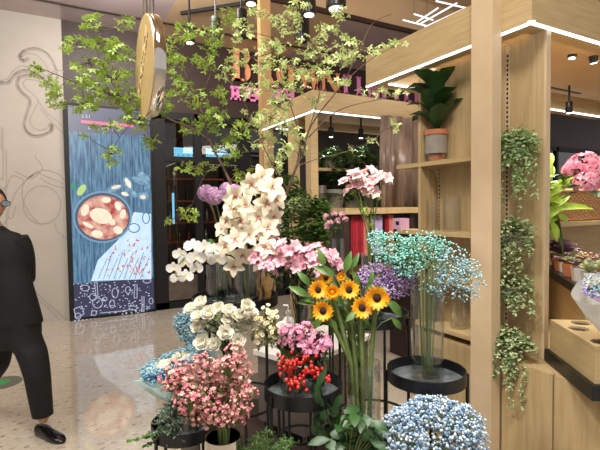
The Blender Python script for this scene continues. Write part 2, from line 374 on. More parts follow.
def text(body, size, O, ex, ey, m, name, parent, depth=.002):
    cu = bpy.data.curves.new(name, 'FONT'); cu.body = body; cu.size = size; cu.extrude = depth/2
    o = bpy.data.objects.new(name, cu); COL.objects.link(o); dg = bpy.context.evaluated_depsgraph_get(); me = bpy.data.meshes.new_from_object(o.evaluated_get(dg))
    bpy.data.objects.remove(o); ez = ex.cross(ey); mx = Matrix((ex, ey, ez)).transposed().to_4x4(); w = V(parent['_w']); mx.translation = O-w
    me.transform(mx); me.materials.clear(); me.materials.append(M[m]); o = bpy.data.objects.new(name, me); COL.objects.link(o); o.parent = parent; return o
EX, EZ = V((1, 0, 0)), V((0, 0, 1))
text('L S I', .055, onY(82, 117.5, YS-.003), EX, EZ, 'i_white', 'lettering', scr)
text('D  A  I  N  T  Y    R', .05, onY(88, 129, YS-.003), EX, EZ, 'i_white', 'lettering', scr)
def ell(cx, cy, rx, ry, n=24, rot=0):
    return [(cx+rx*math.cos(a)*math.cos(rot)-ry*math.sin(a)*math.sin(rot), cy+rx*math.cos(a)*math.sin(rot)+ry*math.sin(a)*math.cos(rot)) for a in [6.2832*i/n for i in range(n)]]
m = MB(); scp(m, [(134, 212), (151, 214), (151.5, 279), (91, 281), (98, 260), (118, 240), (128, 226)], 2); cl = m.build('napkin_picture', 'i_cloth', scr, smooth=False)
m = MB(); scp(m, ell(102.5, 217, 29.5, 26, 36), 3); bw = m.build('bowl_picture', 'i_rim', scr, smooth=False)
m = MB(); scp(m, ell(102.5, 217, 27.6, 24.2, 36), 4); m.build('bowl_inside', 'i_rimd', bw, smooth=False)
m = MB(); scp(m, ell(103, 217.5, 25.5, 22, 30), 5); m.build('soup', 'i_soup', bw, smooth=False)
m = MB(); scp(m, ell(101, 216, 11.5, 7.5, 16, .3), 6)
for a, b, c, d, r in ((85,210,4,6,.3),(118,206,3,5,-.4),(97,234,6,4,.1),(118,230,5,4,.4),(106,200,5,3,0),(88,225,6,2,.5),(123,214,3,5,.2),(112,222,4,3,.9)): scp(m, ell(a, b, c, d, 12, r), 6)
m.build('seafood', 'i_cream', bw, smooth=False)
m = MB(); random.seed(3)
for i in range(60):
    a = U(95, 150); b = U(240, 277)
    if a < 98+(281-b)*.35: continue
    scp(m, [(a, b), (a+U(.6, 3), b-U(.5, 3)), (a+U(1, 3), b+.6)], 4)
for i in range(7): a = 122+i*3.4; scp(m, [(131+i*1.5, 274), (a, 268-(i % 3)*2), (a+1.6, 269-(i % 3)*2)], 4)
m.build('red_print', 'i_red', cl, smooth=False)
m = MB()
for i in range(9): a = 98+i*5.2; scp(m, [(a, 279), (a+9, 258-(i % 2)*6), (a+9.6, 258-(i % 2)*6), (a+.6, 279)], 4)
scp(m, ell(134, 228, 6, 5, 14), 3); scp(m, ell(146, 218, 4, 6, 14), 3); m.build('blue_print', 'i_teal', cl, smooth=False)
m = MB(); scp(m, ell(134, 228, 5, 4, 14), 4); scp(m, ell(146, 218, 3, 5, 14), 4); m.build('white_print', 'i_cloth', cl, smooth=False)
m = MB(); scp(m, ell(81.5, 190, 3.5, 6.5, 14, .6), 2); m.build('lime_picture', 'i_lime', scr, smooth=False)
m = MB(); scp(m, ell(73.5, 186, 2.5, 4, 10), 2); m.build('herb_picture', 'i_green', scr, smooth=False)
m = MB()
for a, b, c, d, r in ((114,188,8,3.2,-.3),(128,184,4,8,-.5),(140,181,9,3,.4),(143,176,8,3,.6),(131,193,7,3.4,.5),(143,196,6,4,.2),(147,188,3,5,0)): scp(m, ell(a, b, c, d, 14, r), 2)
m.build('mussel_picture', 'i_shell', scr, smooth=False)
m = MB()
for a, b, c, d, r in ((116,187,5,1.6,-.3),(128,183,2.2,5.5,-.5),(125,194,4,2,.3),(143,197,3,2,.2)): scp(m, ell(a, b, c, d, 12, r), 3)
m.build('mussel_flesh', 'i_cream', scr, smooth=False)
m = MB()
for i in range(150):
    a = U(73, 150); b = 283+U(0, 34)-(a-73)*.05; s = U(.35, 1.1); scp(m, [(a, b), (a+s*1.6, b-.3), (a+s*1.6, b+.5), (a, b+.6)], 2)
for i in range(90):
    a = U(72, 151); b = U(150, 278); s = U(.2, .5); scp(m, [(a, b), (a+s, b), (a+s, b+s)], 1)
m.build('dots', 'i_white', scr, smooth=False)
m = MB()
def loop(pts, w=.012):
    P = [onY(a, b, YS-.003) for a, b in pts]; ribbon(m, P, w, 0)
for a, b, c, d in ((85,288,4.5,3),(93,297,3.5,3.5),(97.5,303,5,5),(94,313,2.5,2.5),(105,299,2,2),(112,304,2.5,4),(115,293,3,5),(128,290,2.6,3.4),(147,281,4,2),(151,301,2,3),(78,316,3,3),(133,308,4,2)): loop(ell(a, b, c, d, 14)+[(a+c, b)])
loop([(96,298),(94.6,282),(97,282),(98,298)]); loop([(135,284),(134,298),(137,298),(137,284)]); loop([(142,296),(142,311),(144,311),(144,296)]); loop([(100,313),(122,311),(133,309)]); loop([(74,309),(82,306),(84,314),(76,318),(74,309)]); loop([(146,309),(150,306)]); loop([(146,306),(150,309)])
for i in range(20): a = 74+i*3.9; loop([(a, 321-(a-72)*.085), (a+2, 320.8-(a-72)*.085)], .02)
m.build('doodles', 'i_line', nv, smooth=False)
# ------------------------------------------------------------------ big sign
def glyph(mb, ch, O, h, w, y=-.05):
    st = {'B': [((0,0),(.0,1),.26),((0,.97),(.6,.97),.06),((0,.53),(.6,.53),.06),((0,.03),(.6,.03),.06),'arc1','arc2'],
          'R': [((0,0),(0,1),.24),((0,.97),(.6,.97),.06),((0,.5),(.6,.5),.06),'arc1',((.45,.5),(.85,0),.22)],
          'O': ['ring'], 'W': [((0,1),(.28,0),.2),((.28,0),(.5,1),.09),((.5,1),(.74,0),.2),((.74,0),(1,1),.09)],
          'N': [((0.02,0),(0.02,1),.09),((.05,1),(.82,0),.22),((.9,0),(.9,1),.09)],
          'M': [((0,0),(0,1),.1),((0,1),(.45,0),.2),((.45,0),(.9,1),.1),((.9,0),(.9,1),.22)],
          'F': [((0.1,0),(0.1,1),.26),((0,.95),(.8,.95),.12),((0,.5),(.6,.5),.12)], 'I': [((.3,0),(.3,1),.3)], 'L': [((.1,0),(.1,1),.26),((0,.05),(.8,.05),.12)]}[ch]
    def P(x, z): return O+V((x*w, y, z*h))
    for s_ in st:
        if isinstance(s_, str):
            c, rx, rz, a0, a1, tk = {'arc1': (.75, .3, .235, -90, 90, .2), 'arc2': (.28, .34, .28, -90, 90, .2), 'ring': (.5, .42, .47, 0, 360, .2)}[s_]
            cx = .5; n = 18
            for i in range(n):
                A, B = R(a0+(a1-a0)*i/n), R(a0+(a1-a0)*(i+1)/n)
                def T(a): return .05+tk*abs(math.cos(a))**1.5
                mb.prism([P(cx+rx*math.cos(A), c+rz*math.sin(A)), P(cx+rx*math.cos(B), c+rz*math.sin(B)), P(cx+(rx-T(B))*math.cos(B), c+(rz-.05)*math.sin(B)), P(cx+(rx-T(A))*math.cos(A), c+(rz-.05)*math.sin(A))], V((0, .05, 0)))
        else:
            (xa, za), (xb, zb), tk = s_
            if abs(xa-xb) < .01:
                mb.prism([P(xa, za), P(xa+tk, za), P(xb+tk, zb), P(xb, zb)], V((0, .05, 0)))
                for z in (za, zb-.05 if zb == 1 else zb): mb.prism([P(xa-.08, z), P(xa+tk+.08, z), P(xa+tk+.08, z+.05), P(xa-.08, z+.05)], V((0, .05, 0)))
            elif abs(za-zb) < .01: mb.prism([P(xa, za-tk/2), P(xb, zb-tk/2), P(xb, zb+tk/2), P(xa, za+tk/2)], V((0, .05, 0)))
            else: mb.prism([P(xa, za), P(xa+tk, za), P(xb+tk, zb), P(xb, zb)], V((0, .05, 0)))
sg = thing('shop_sign', 'orange and pink shop name letters on the dark brown fascia', 'sign', onY(236, 82, YW))
zb = onY(245, 82, YW).z
for ch, a, b, hh in (('B', 234, 253, .53), ('R', 260, 273, .34), ('O', 275, 295, .36), ('W', 299, 318, .34), ('N', 322, 338, .34)):
    p = onY(a, 100, YW); q = onY(b, 100, YW); w = q.x-p.x; m = MB(); glyph(m, ch, V((p.x, YW, zb+(0 if ch == 'B' else .02))), hh, w); m.build('letter', 'orange', sg, smooth=False, label='orange letter '+ch)
xx = onY(343, 90, YW).x
for ch in 'FLMFILMFL':
    m = MB(); glyph(m, ch, V((xx, YW, zb+.02)), .34, .2); m.build('letter', 'pinksign', sg, smooth=False, label='pink letter'); xx += .29
for a, b, y0, y1 in ((230, 240, 86, 101), (243, 262, 87, 103), (270, 281, 87, 104), (283, 295, 88, 102)):
    p, q = onY(a, y0, YW), onY(b, y1, YW); w = q.x-p.x; h = p.z-q.z; m = MB(); o = V((p.x, YW-.04, q.z)); dy = V((0, .04, 0))
    def bar(x0, z0, x1, z1): m.prism([o+V((x0*w, 0, z0*h)), o+V((x1*w, 0, z0*h)), o+V((x1*w, 0, z1*h)), o+V((x0*w, 0, z1*h))], dy)
    bar(0, .8, 1, 1); bar(.1, 0, .32, .8); bar(.62, 0, .86, .8); bar(.3, .35, .62, .58); bar(0, .0, 1, .16)
    m.build('character', 'pinksign', sg, smooth=False, label='pink character block below the orange letters')
# ------------------------------------------------------------------ kiosks
XB = 2.10
def led(mb, a, b, w=.014): mb.box((min(a[0], b[0])-w/2, min(a[1], b[1])-w/2, a[2]-.010), (max(a[0], b[0])+w/2, max(a[1], b[1])+w/2, a[2]+.002))
def canopy(label, X0, Y0, X1, Y1, z0, z1):
    t = thing('canopy', label, 'canopy', (X0, Y0, z0)); w = .12
    MB().box((X0, Y0, z0), (X0+w, Y1, z1)).build('fascia', 'oak_flat', t, smooth=False, label='fascia along the aisle')
    MB().box((X0+w, Y0, z0), (X1, Y0+w, z1)).build('fascia', 'oak_flat', t, smooth=False)
    MB().box((X0+w, Y1-w, z0), (X1, Y1, z1)).build('fascia', 'oak_flat', t, smooth=False)
    MB().box((X1-w, Y0+w, z0), (X1, Y1-w, z1)).build('fascia', 'oak_flat', t, smooth=False)
    MB().box((X0+w, Y0+w, z1-.06), (X1-w, Y1-w, z1-.02)).build('ceiling_board', 'ceil', t, smooth=False)
    m = MB(); led(m, (X0+.011, Y0, z0), (X0+.011, Y1, z0)); led(m, (X0, Y0+.011, z0), (X1, Y0+.011, z0)); led(m, (X0+w, Y1-w-.01, z0+.0), (X1-w, Y1-w-.01, z0)); m.build('light_strip', 'led', t, smooth=False)
    return t
canopy('pale oak canopy with a white light strip above the near flower shelves', XB, 1.41, 5.2, 2.74, 2.40, 2.62)
canopy('pale oak canopy with a white light strip beyond the leafy branches', 2.17, 3.64, 4.9, 4.78, 2.40, 2.59)
# near pillar
px0 = 2.03
t = thing('pillar', 'tall pale square post running up to the ceiling beside the trailing plants', 'pillar', (px0, 1.58, 0))
MB().box((px0, 1.58, 0), (px0+.07, 1.715, 4.5)).build('shaft', 'oak_paint', t, smooth=False); MB().box((px0-.004, 1.576, 0), (px0+.074, 1.719, .08)).build('plinth', 'oak_paint', t, smooth=False)
t = thing('pillar', 'tall pale post behind the orange letters, reaching the ceiling', 'pillar', (2.17, 4.80, 0))
MB().box((2.17, 4.79, 0), (2.30, 4.88, 4.5)).build('shaft', 'oak_tan', t, smooth=False)
for a, lab in ((292, 'slim pale post between the tree branches, the middle of three'), (310, 'slim pale post between the tree branches, right of three'), (267, 'slim pale post between the tree branches, left of three')):
    p = onX(a, 150, 2.2); t = thing('post', lab, 'post', (2.2, p.y, 0)); MB().box((2.18, p.y-.05, 0), (2.26, p.y+.05, 2.40)).build('shaft', 'oak_flat', t, smooth=False)
# shelf unit A
XK = 2.27
su = thing('shelf_unit', 'pale oak display shelves behind the teal flowers, holding the potted plant and glass vases', 'shelf', (XB, 1.72, 0))
MB().box((XK, 1.45, .671), (XK+.035, 2.19, 2.40)).build('back_panel', 'oak', su, smooth=False)
MB().box((2.12, 2.19, 0), (XK+.03, 2.215, 2.40)).build('end_panel', 'oak', su, smooth=False)
MB().box((XK-.001, 1.44, .671), (XK+.036, 1.452, 2.40)).build('edge_strip', 'oak_paint', su, smooth=False)
for z, ya in ((1.78, 2.42), (1.335, 2.42), (1.04, 2.22), (.735, 2.24)):
    MB().box((2.115, 1.62, z-.028), (XK, ya, z)).build('shelf_board', 'oak_flat', su, smooth=False)
for yy in (1.665, 2.17):
    m = MB(); m.box((XK-.004, yy-.012, .82), (XK, yy+.012, 2.38)); o = m.build('slotted_rail', 'oak_paint', su, smooth=False)
    m = MB()
    for i in range(58): m.box((XK-.006, yy-.005, .84+i*.026), (XK-.003, yy+.005, .854+i*.026))
    m.build('slots', 'matte_black', o, smooth=False)
m = MB()
for y in (2.17,): m.prism([V((XK, y, 1.752)), V((2.15, y, 1.752)), V((2.22, y, 1.73)), V((XK-.01, y, 1.66)), V((XK, y, 1.62))], V((0, .008, 0)))
m.build('bracket', 'oak_paint', su, smooth=False)
# base cabinet
cb = thing('base_cabinet', 'pale oak base cabinet with a vertical joint under the succulent trays', 'cabinet', (XB, .9, 0))
MB().box((2.13, .75, 0), (4.8, 2.185, .67)).build('carcass', 'oak', cb, smooth=False)
yj = onX(553, 420, 2.11).y
MB().box((2.11, .75, .03), (2.13, yj-.004, .67)).build('front_board', 'oak', cb, smooth=False)
MB().box((2.11, yj+.004, .03), (2.13, 1.575, .67)).build('front_board', 'oak', cb, smooth=False)
MB().box((2.125, 1.72, .0), (2.13, 2.18, .66)).build('front_board', 'oak', cb, smooth=False)
# ------------------------------------------------------------------ light fittings
def spot(p, r, h, label, to=UP*-1, track=False, stem=.1, power=0, aim=None, grp=None, lens='lens'):
    d = (aim-p).normalized() if aim is not None else V(to).normalized()
    t = thing('spotlight', label, 'spotlight', p, grp); b = p-d*h
    MB().lathe([(0, 0), (r*.95, 0), (r, .01), (r, h-.01), (r*.6, h), (0, h)], b, 20, axis=d).build('housing', 'black', t)
    MB().lathe([(r*.5, 0), (r*.7, .0), (r*.7, .004), (0, .003)], p, 20, axis=d).build('lens', lens, t)
    MB().tube([b+d*h*.4, b+d*h*.1+UP*stem*.3, b+UP*stem], .01, 8).build('stem', 'black', t)
    if power:
        ld = bpy.data.lights.new('spot_lamp', 'SPOT'); ld.energy = power; ld.spot_size = R(75); ld.spot_blend = .8; ld.shadow_soft_size = .05; ld.color = (1, .93, .82)
        lo = bpy.data.objects.new('spot_lamp', ld); COL.objects.link(lo); lo.location = p+d*.03; lo.rotation_euler = d.to_track_quat('-Z', 'Y').to_euler()
FL = G(290, 1.9, .9)
def track(a, b, label, w=.035):
    d = (b-a); t = thing('light_track', label, 'light track', a); n = V((-d.y, d.x, 0)).normalized()*w
    MB().obox(a-n/2, d, n, V((0, 0, .04))).build('rail', 'black', t, smooth=False)
a, b = onZ(181, 15, 3.985), onZ(262, 2, 3.985); track(a, b, 'black ceiling light track above the left leafy branches')
for (x_, y_, dd, lab, rr, pw) in ((216, 44, 4.9, 'black cylinder spotlight under the ceiling, left one of the pair above the orange letters', .055, 260), (242, 38, 4.7, 'black cylinder spotlight under the ceiling, right one of the pair above the orange letters', .055, 260),
        (302, 42, 4.2, 'black spotlight half hidden in leaves above the orange letters', .07, 260), (336, 9, 3.4, 'large black spotlight with a bright lens at the top of the room', .075, 0), (190, 43, 4.4, 'bright spotlight shining through the leaves right of the round gold sign', .05, 0),
        (309, 15, 3.9, 'bright spotlight among leaves near the top centre', .06, 0), (251, 4, 4.2, 'bright spotlight at the end of the ceiling track', .06, 0)):
    p = D(x_, y_, dd); h = .28 if pw else .12
    spot(p, rr, h, lab, to=(0, 0, -1), stem=max(.05, 4.5-p.z-h), lens='matte_black' if pw else 'lens')
def kspot(x_, y_, Y, lab, lean, z0, pw=0):
    p = onY(x_, y_, Y); spot(p, .03, .1, lab, to=lean, stem=max(.03, z0-p.z-.09), power=pw)
track(onZ(541, 86, 2.555), onZ(580, 94, 2.555), 'short black light track under the near canopy'); 
kspot(572, 58, 1.9, 'black spotlight with a bright lens under the near canopy', (-.1, 0, -1), 2.56, 50)
kspot(594, 63, 1.85, 'black spotlight under the near canopy at the right edge of the view', (.25, 0, -1), 2.56, 50)
kspot(569, 113, 2.4, 'small black spotlight hanging from the short track', (0, 0, -1), 2.56, 30)
track(onZ(322, 119, 2.61), onZ(378, 126, 2.61), 'black light track under the far canopy')
kspot(331, 137, 4.1, 'small black spotlight under the far canopy, left of two', (0, 0, -1), 2.62, 40)
kspot(361, 138, 4.1, 'small black spotlight under the far canopy, right of two', (0, 0, -1), 2.62, 40)
# ceiling tube lights as a lattice
t = thing('tube_light', 'white lattice of thin light tubes on the ceiling above the near canopy', 'light', onZ(435, 14, 4.02)); m = MB()
for (a, b, c, d) in ((403,20,427,26),(414,14,433,20),(420,24,457,3),(436,1,466,8),(425,27,466,8),(417,22,438,8)): m.tube([onZ(a, b, 4.02), onZ(c, d, 4.02)], .010, 6)
m.build('tubes', 'tube_led', t)
for a, b in ((414, 14), (427, 26), (457, 3)): p = onZ(a, b, 4.02); MB().tube([p, V((p.x, p.y, 4.5))], .003, 4).build('wire', 'black', t)
# ------------------------------------------------------------------ round gold hanging sign
c = G(154, 1.95, 0); c.z = D(151, 68, 1.95).z; rr = .214
t = thing('hanging_sign', 'round gold disc sign with a chrome edge hanging from two rods', 'sign', c)
AX = V((-1, 0, 0))
MB().lathe([(0, .026), (rr*.97, .026), (rr*.985, .023)], c, 48, axis=AX).build('face', 'gold', t, smooth=False, label='gold engraved face')
MB().lathe([(rr*.985, .023), (rr, .02), (rr, -.02), (rr*.985, -.023), (0, -.023)], c, 48, axis=AX).build('rim', 'mirror', t, label='chrome rim')
for dy in (-.07, .07): MB().tube([c+V((0, dy, rr*.9)), V((c.x, c.y+dy, 4.5))], .01, 8).build('rod', 'steel', t)
ty = V((0, -1, .95)).normalized(); tz = V((0, .0, 1)); tx = ty; tyy = V((-1, 0, 0)).cross(tx)
text('MONSTICE', .075, c+V((-.028, .15, -.14)), tx, tyy, 'goldtext', 'lettering', t)
# ------------------------------------------------------------------ stands and vases
t = thing('display_platform', 'low dark brown platform on which the flower stands are grouped', 'platform', G(300, 2.4, 0))
MB().prism([G(188, 1.05), G(206, 2.2), G(222, 3.3), G(330, 3.3), G(400, 2.2), G(400, 1.05)], V((0, 0, .075))).build('deck', 'plinth', t, smooth=False); MB().prism([G(190, 1.06, .075), G(208, 2.19, .075), G(224, 3.28, .075), G(329, 3.28, .075), G(398, 2.2, .075), G(398, 1.06, .075)], V((0, 0, .005))).build('top_sheet', 'plinth', t, smooth=False)
def stand(x_, d, z, r, label, rim=.04, legs=4, rot=.4, ring=True, plat=True):
    c = G(x_, d, .08 if plat else 0); t = thing('plant_stand', label, 'plant stand', c)
    T = V((c.x, c.y, z))
    MB().lathe([(0, -.008), (r, -.008), (r, rim), (r-.006, rim), (r-.006, -.002), (0, -.002)], T, 48).build('tray', 'black', t); MB().lathe([(0, 0), (r-.007, 0), (r-.007, -.002)], T, 40).build('plate', 'plate', t)
    for i in range(legs):
        a = rot+6.2832*i/legs; q = V((math.cos(a), math.sin(a), 0))*(r+.004)
        MB().tube([c+q, V((c.x+q.x, c.y+q.y, z+rim*.6))], .007, 8).build('leg', 'black', t)
    if ring:
        for zz in (z*.45,):
            pts = [c+V((math.cos(6.2832*k/32), math.sin(6.2832*k/32), 0))*(r+.004)+UP*zz for k in range(33)]
            MB().tube(pts, .006, 6).build('ring', 'black', t)
    return T
S1 = stand(426, 1.8, .80, .156, 'round black tray stand carrying the teal bouquet vase', rot=.9)
S2 = stand(372, 2.08, .972, .165, 'round black tray stand right behind the sunflowers', rot=.55)
S3 = stand(301, 1.75, .765, .155, 'round black tray stand under the red berries', .045, rot=.2)
S4 = stand(180, 1.78, .61, .13, 'low round black tray stand under the grey-green conifer sprays', plat=False)
S5 = stand(219, 1.42, .40, .09, 'small black tray stand under the silver vase')
S6 = stand(234, 2.22, 1.03, .21, 'large round black tray stand carrying the orchid vases', rot=.35)
S7 = stand(297, 2.06, .80, .085, 'small black stand under the vase of pink lilies', rot=.1)
S9 = stand(226, 1.86, .66, .09, 'small black stand under the white flower vase')
S10 = stand(362, 1.74, .56, .08, 'small black stand under the sunflower vase')
S11 = stand(345, 1.47, .40, .09, 'small black stand under the big glossy leaves')
S12 = stand(433, 1.5, .30, .12, 'low black stand under the dusty blue bouquet')
S13 = stand(262, 1.45, .45, .09, 'small black stand under the feathery fern')
def vase(c, r, h, label, m='glass', water=.4, flare=0, name='glass_vase'):
    t = thing(name, label, 'vase', c); g = m == 'glass'
    MB().lathe([(0, .001), (r*.96, .001), (r, .006), (r+flare*.4, h*.6), (r+flare, h), (r+flare-.004, h), (r-.004+flare*.4, h*.6), (r-.004, .016), (0, .014)], c, 32).build('body', m, t)
    if water: MB().lathe([(0, .02), (r-.006, .02), (r-.006, h*water), (0, h*water)], c, 24).build('water', 'water', t)
    return V((c.x, c.y, c.z+h))
def off(b, x, d): return b + RT*x + FW*d
v_teal = vase(off(S1, .005, 0), .066, .44, 'tall glass vase holding the teal flowers', water=.25)
v_lil = vase(off(S2, .0, -.04), .05, .20, 'glass vase of lilac flowers on the tray behind the sunflowers')
v_tul = vase(off(S2, .01, .085), .05, .3, 'glass vase holding the tall pale pink blooms')
v_jar = vase(off(S3, -.045, -.02), .048, .11, 'short round glass jar on the tray under the berries', water=.6)
v_ber = vase(off(S3, .055, .0), .036, .13, 'small glass vase holding the red berries', water=.5)
v_con = vase(off(S4, .05, -.03), .03, .14, 'narrow clear glass tube by the black price card', water=.3)
v_con2 = vase(off(S4, -.04, .02), .045, .13, 'glass vase holding the grey-green conifer sprays')
v_wax = vase(S5+V((0, 0, .001)), .058, .365, 'tall silvery vase full of pink wax flowers', 'mirror', 0, name='silver_vase')
v_phal = vase(off(S6, -.08, -.06), .05, .2, 'glass vase under the arching white orchid')
v_cym = vase(off(S6, .07, -.10), .062, .24, 'wide glass vase holding the cream orchid spray', water=.3)
v_all = vase(off(S6, -.07, .09), .04, .22, 'slim glass vase holding the purple alliums')
v_tree = vase(off(S6, .11, .07), .05, .26, 'glass vase holding the tall leafy branches')
v_pink = vase(off(S7, 0, 0), .055, .24, 'glass vase holding the pink lilies', water=.5)
v_wht = vase(S9, .055, .2, 'vase of white blooms behind the pink wax flowers')
v_sun = vase(S10, .068, .33, 'tall glass vase with thick sunflower stems', water=.5)
v_leaf = vase(S11, .055, .2, 'vase of big glossy leaves below the sunflowers', 'concrete', 0, name='grey_pot')
v_blue = vase(S12, .07, .25, 'vase under the dusty blue bouquet', 'concrete', 0, name='grey_pot')
v_fern = vase(S13, .05, .16, 'pot of the feathery fern at the bottom', 'terracotta', 0, name='clay_pot')
# shelf vases
def shelf_vase(x_, zz, X, r, h, lab):
    p = onX(x_, 200, X); vase(V((X, p.y, zz+.001)), r, h, lab, water=0)
shelf_vase(452, 1.335, 2.20, .055, .22, 'empty glass vase on the second shelf, right one')
shelf_vase(433, 1.335, 2.20, .045, .2, 'empty glass vase on the second shelf, left one')
shelf_vase(459, .735, 2.20, .05, .17, 'empty glass vase on the lowest shelf by the pillar')
shelf_vase(432, .735, 2.20, .05, .25, 'empty glass vase on the lowest shelf behind the teal flower stems')
# potted fiddle leaf plant on top shelf
pp = onX(436, 158, 2.195); pc = V((2.195, pp.y, 1.781))
t = thing('potted_plant', 'broad dark-leaved plant in a grey pot on the top oak shelf', 'plant', pc)
MB().lathe([(0, 0), (.062, 0), (.068, .05), (.064, .05), (.058, .004), (0, .004)], pc, 28).build('glass_foot', 'glass', t)
MB().lathe([(0, .005), (.048, .005), (.054, .042), (0, .042)], pc, 28).build('clay_saucer', 'terracotta', t)
MB().lathe([(0, .05), (.070, .05), (.072, .175), (.064, .175), (.06, .16), (0, .16)], pc, 32).build('pot', 'concrete', t)
MB().lathe([(.066, .17), (.078, .17), (.078, .2), (.068, .2), (.066, .17)], pc, 32).build('rim', 'terracotta', t)
MB().lathe([(0, .185), (.068, .185)], pc, 20).build('soil', 'soil', t)
m = MB(); k = MB()
for i in range(19):
    a = -2.2+i*2.39996; z = .2+.02*i; b = pc+UP*(.19+i*.014)
    dd = V((math.cos(a)*.5-.25, math.sin(a)*.9, .9+.05*i)).normalized(); l = U(.17, .25)
    n, tt, bb = frame(dd); out = V((dd.x, dd.y, 0)).normalized()
    k.tube([pc+UP*.18, b+dd*.03], .004, 5)
    m.petal(b+dd*.02, UP, out, l, U(.10, .13), U(.7, 1.35), U(-.2, .6), cup=.12, prof=(.15, .7, 1, .85, .1))
m.build('leaves', 'leaf_dark', t); k.build('stems', 'stem_dark', t)
# ------------------------------------------------------------------ flower makers
def head_rose(m, c, n, r, mi=0):
    n, t, b = frame(n)
    for k, (cnt, e, L, W) in enumerate(((3, 1.5, .75, .7), (5, 1.25, 1.0, .95), (6, .9, 1.1, 1.05), (6, .45, 1.05, 1.0))):
        for i in range(cnt):
            a = 6.2832*(i+.37*k)/cnt+U(-.15, .15); d = t*math.cos(a)+b*math.sin(a)
            m.petal(c+d*r*.08, n, d, r*L*1.15, r*W, e*.55, e+.35, mi, cup=.22, prof=(.35, .95, 1.05, .55))
def head_trumpet(m, c, n, r, mi=0, k=6):
    n, t, b = frame(n)
    for i in range(k):
        a = 6.2832*i/k+U(-.1, .1); d = t*math.cos(a)+b*math.sin(a); m.petal(c, n, d, r*1.3, r*.88, 1.15, -.1+.3*(i % 2), mi, cup=.12, prof=(.25, .7, 1, .2))
def head_ruffle(m, c, r, mi=0, k=26, up=.2):
    for i in range(k):
        n = rdir(-.2, 1); _, t, b = frame(n); a = U(0, 6.28); d = t*math.cos(a)+b*math.sin(a)
        m.petal(c+n*r*.45, n, d, r*.75, r*.7, .9, -.2, mi, cup=-.2, prof=(.4, 1, .7))
def floret(m, c, n, r, mi=0, k=5):
    n, t, b = frame(n)
    for i in range(k):
        a = 6.2832*i/k+.3; d = t*math.cos(a)+b*math.sin(a); m.petal(c, n, d, r, r*.75, .35, .1, mi, cup=.05, prof=(.3, 1, .5))
def stem_pts(base, mouth, head, n=8, sway=.0):
    a = [base.lerp(mouth, i/3) for i in range(3)]; mid = mouth+(mouth-base).normalized()*(head-mouth).length*.5
    return a+bez(mouth, mid, head, n)
def mouthpt(v, r, base=None):
    q = rdir(0, 0)*U(0, r*.75); return V((v.x+q.x, v.y+q.y, v.z))
def rfree(l, h, px, py):
    pass
# purple alliums
for x_, y_, d, r, lab in ((214, 196, 2.2, .047, 'purple ball allium, the largest in front'), (206, 193, 2.3, .045, 'purple ball allium, leftmost'), (227, 190, 2.32, .042, 'purple ball allium behind, touching the cream orchid'), (235, 192, 2.28, .042, 'purple ball allium half behind the cream orchid')):
    c = D(x_, y_, d); base = V((v_all.x+U(-.02, .02), v_all.y+U(-.02, .02), 1.05)); t = thing('allium', lab, 'flower', base)
    MB().tube(stem_pts(base, base+UP*.2, c), .004, 6).build('stem', 'stem', t)
    m = MB(); m.ball(c, r*.72, 0, 12, 8)
    for i in range(240):
        z = 1-2*(i+.5)/240; a = i*2.39996; s = math.sqrt(1-z*z); n = V((s*math.cos(a), s*math.sin(a), z)); floret(m, c+n*r*.9, n+rdir()*.5, r*.16, 0, 5); m.tube([c+n*r*.6, c+n*r*.9], .0005, 3, cap=False)
    m.build('flower_head', 'p_allium', t)
for x_, y_, lab in ((197, 247, 'round green dianthus ball, left one above the white orchid'), (210, 244, 'round green dianthus ball, right one above the white orchid'), (226, 245, 'round green dianthus ball behind the alliums stems')):
    c = D(x_, y_, 2.2); base = V((v_all.x+U(-.02, .02), v_all.y+U(-.02, .02), 1.05)); t = thing('green_dianthus', lab, 'flower', base)
    MB().tube(stem_pts(base, base+UP*.18, c), .003, 6).build('stem', 'stem', t); m = MB()
    for i in range(240): n = rdir(); m.add([c+n*.03, c+n*.012+frame(n)[1]*.003, c+n*.012-frame(n)[1]*.003], [(0, 1, 2)])
    m.ball(c, .024, 0, 10, 6); m.build('flower_head', 'fern', t)
# cymbidium spray
def cymb(parent, c, n, r):
    n, t, b = frame(n); m = MB()
    ph = U(0, 6.28)*.1
    for i in range(5):
        a = ph+math.pi/2+6.2832*i/5; d = t*math.cos(a)+b*math.sin(a); m.petal(c, n, d, r*U(1.05, 1.2), r*.74, .75, -.2, 0, cup=.2, prof=(.35, .9, 1.0, .7, .18))
    bl = m.build('blossom', 'p_cymb', parent)
    m = MB(); m.petal(c, n, -b, r*.5, r*.4, 1.2, -.5, 0, cup=.35, prof=(.5, .9, 1.1, .5)); m.petal(c+n*r*.1, n, b, r*.25, r*.2, 1.2, .8); m.build('lip', 'lip_red', bl)
base = V((v_cym.x, v_cym.y, 1.06)); t = thing('cymbidium_orchid', 'tall cream orchid spray with red-spotted lips in the wide glass vase', 'orchid', base)
sp = [base, base+UP*.1] + [D(x_, y_, d) for x_, y_, d in ((246, 272, 2.08), (244, 255, 2.06), (248, 240, 2.05), (252, 215, 2.05), (258, 190, 2.06), (262, 176, 2.07))]
m = MB(); m.tube(sp, [.011, .011, .009, .008, .007, .006, .005, .003], 8)
random.seed(11)
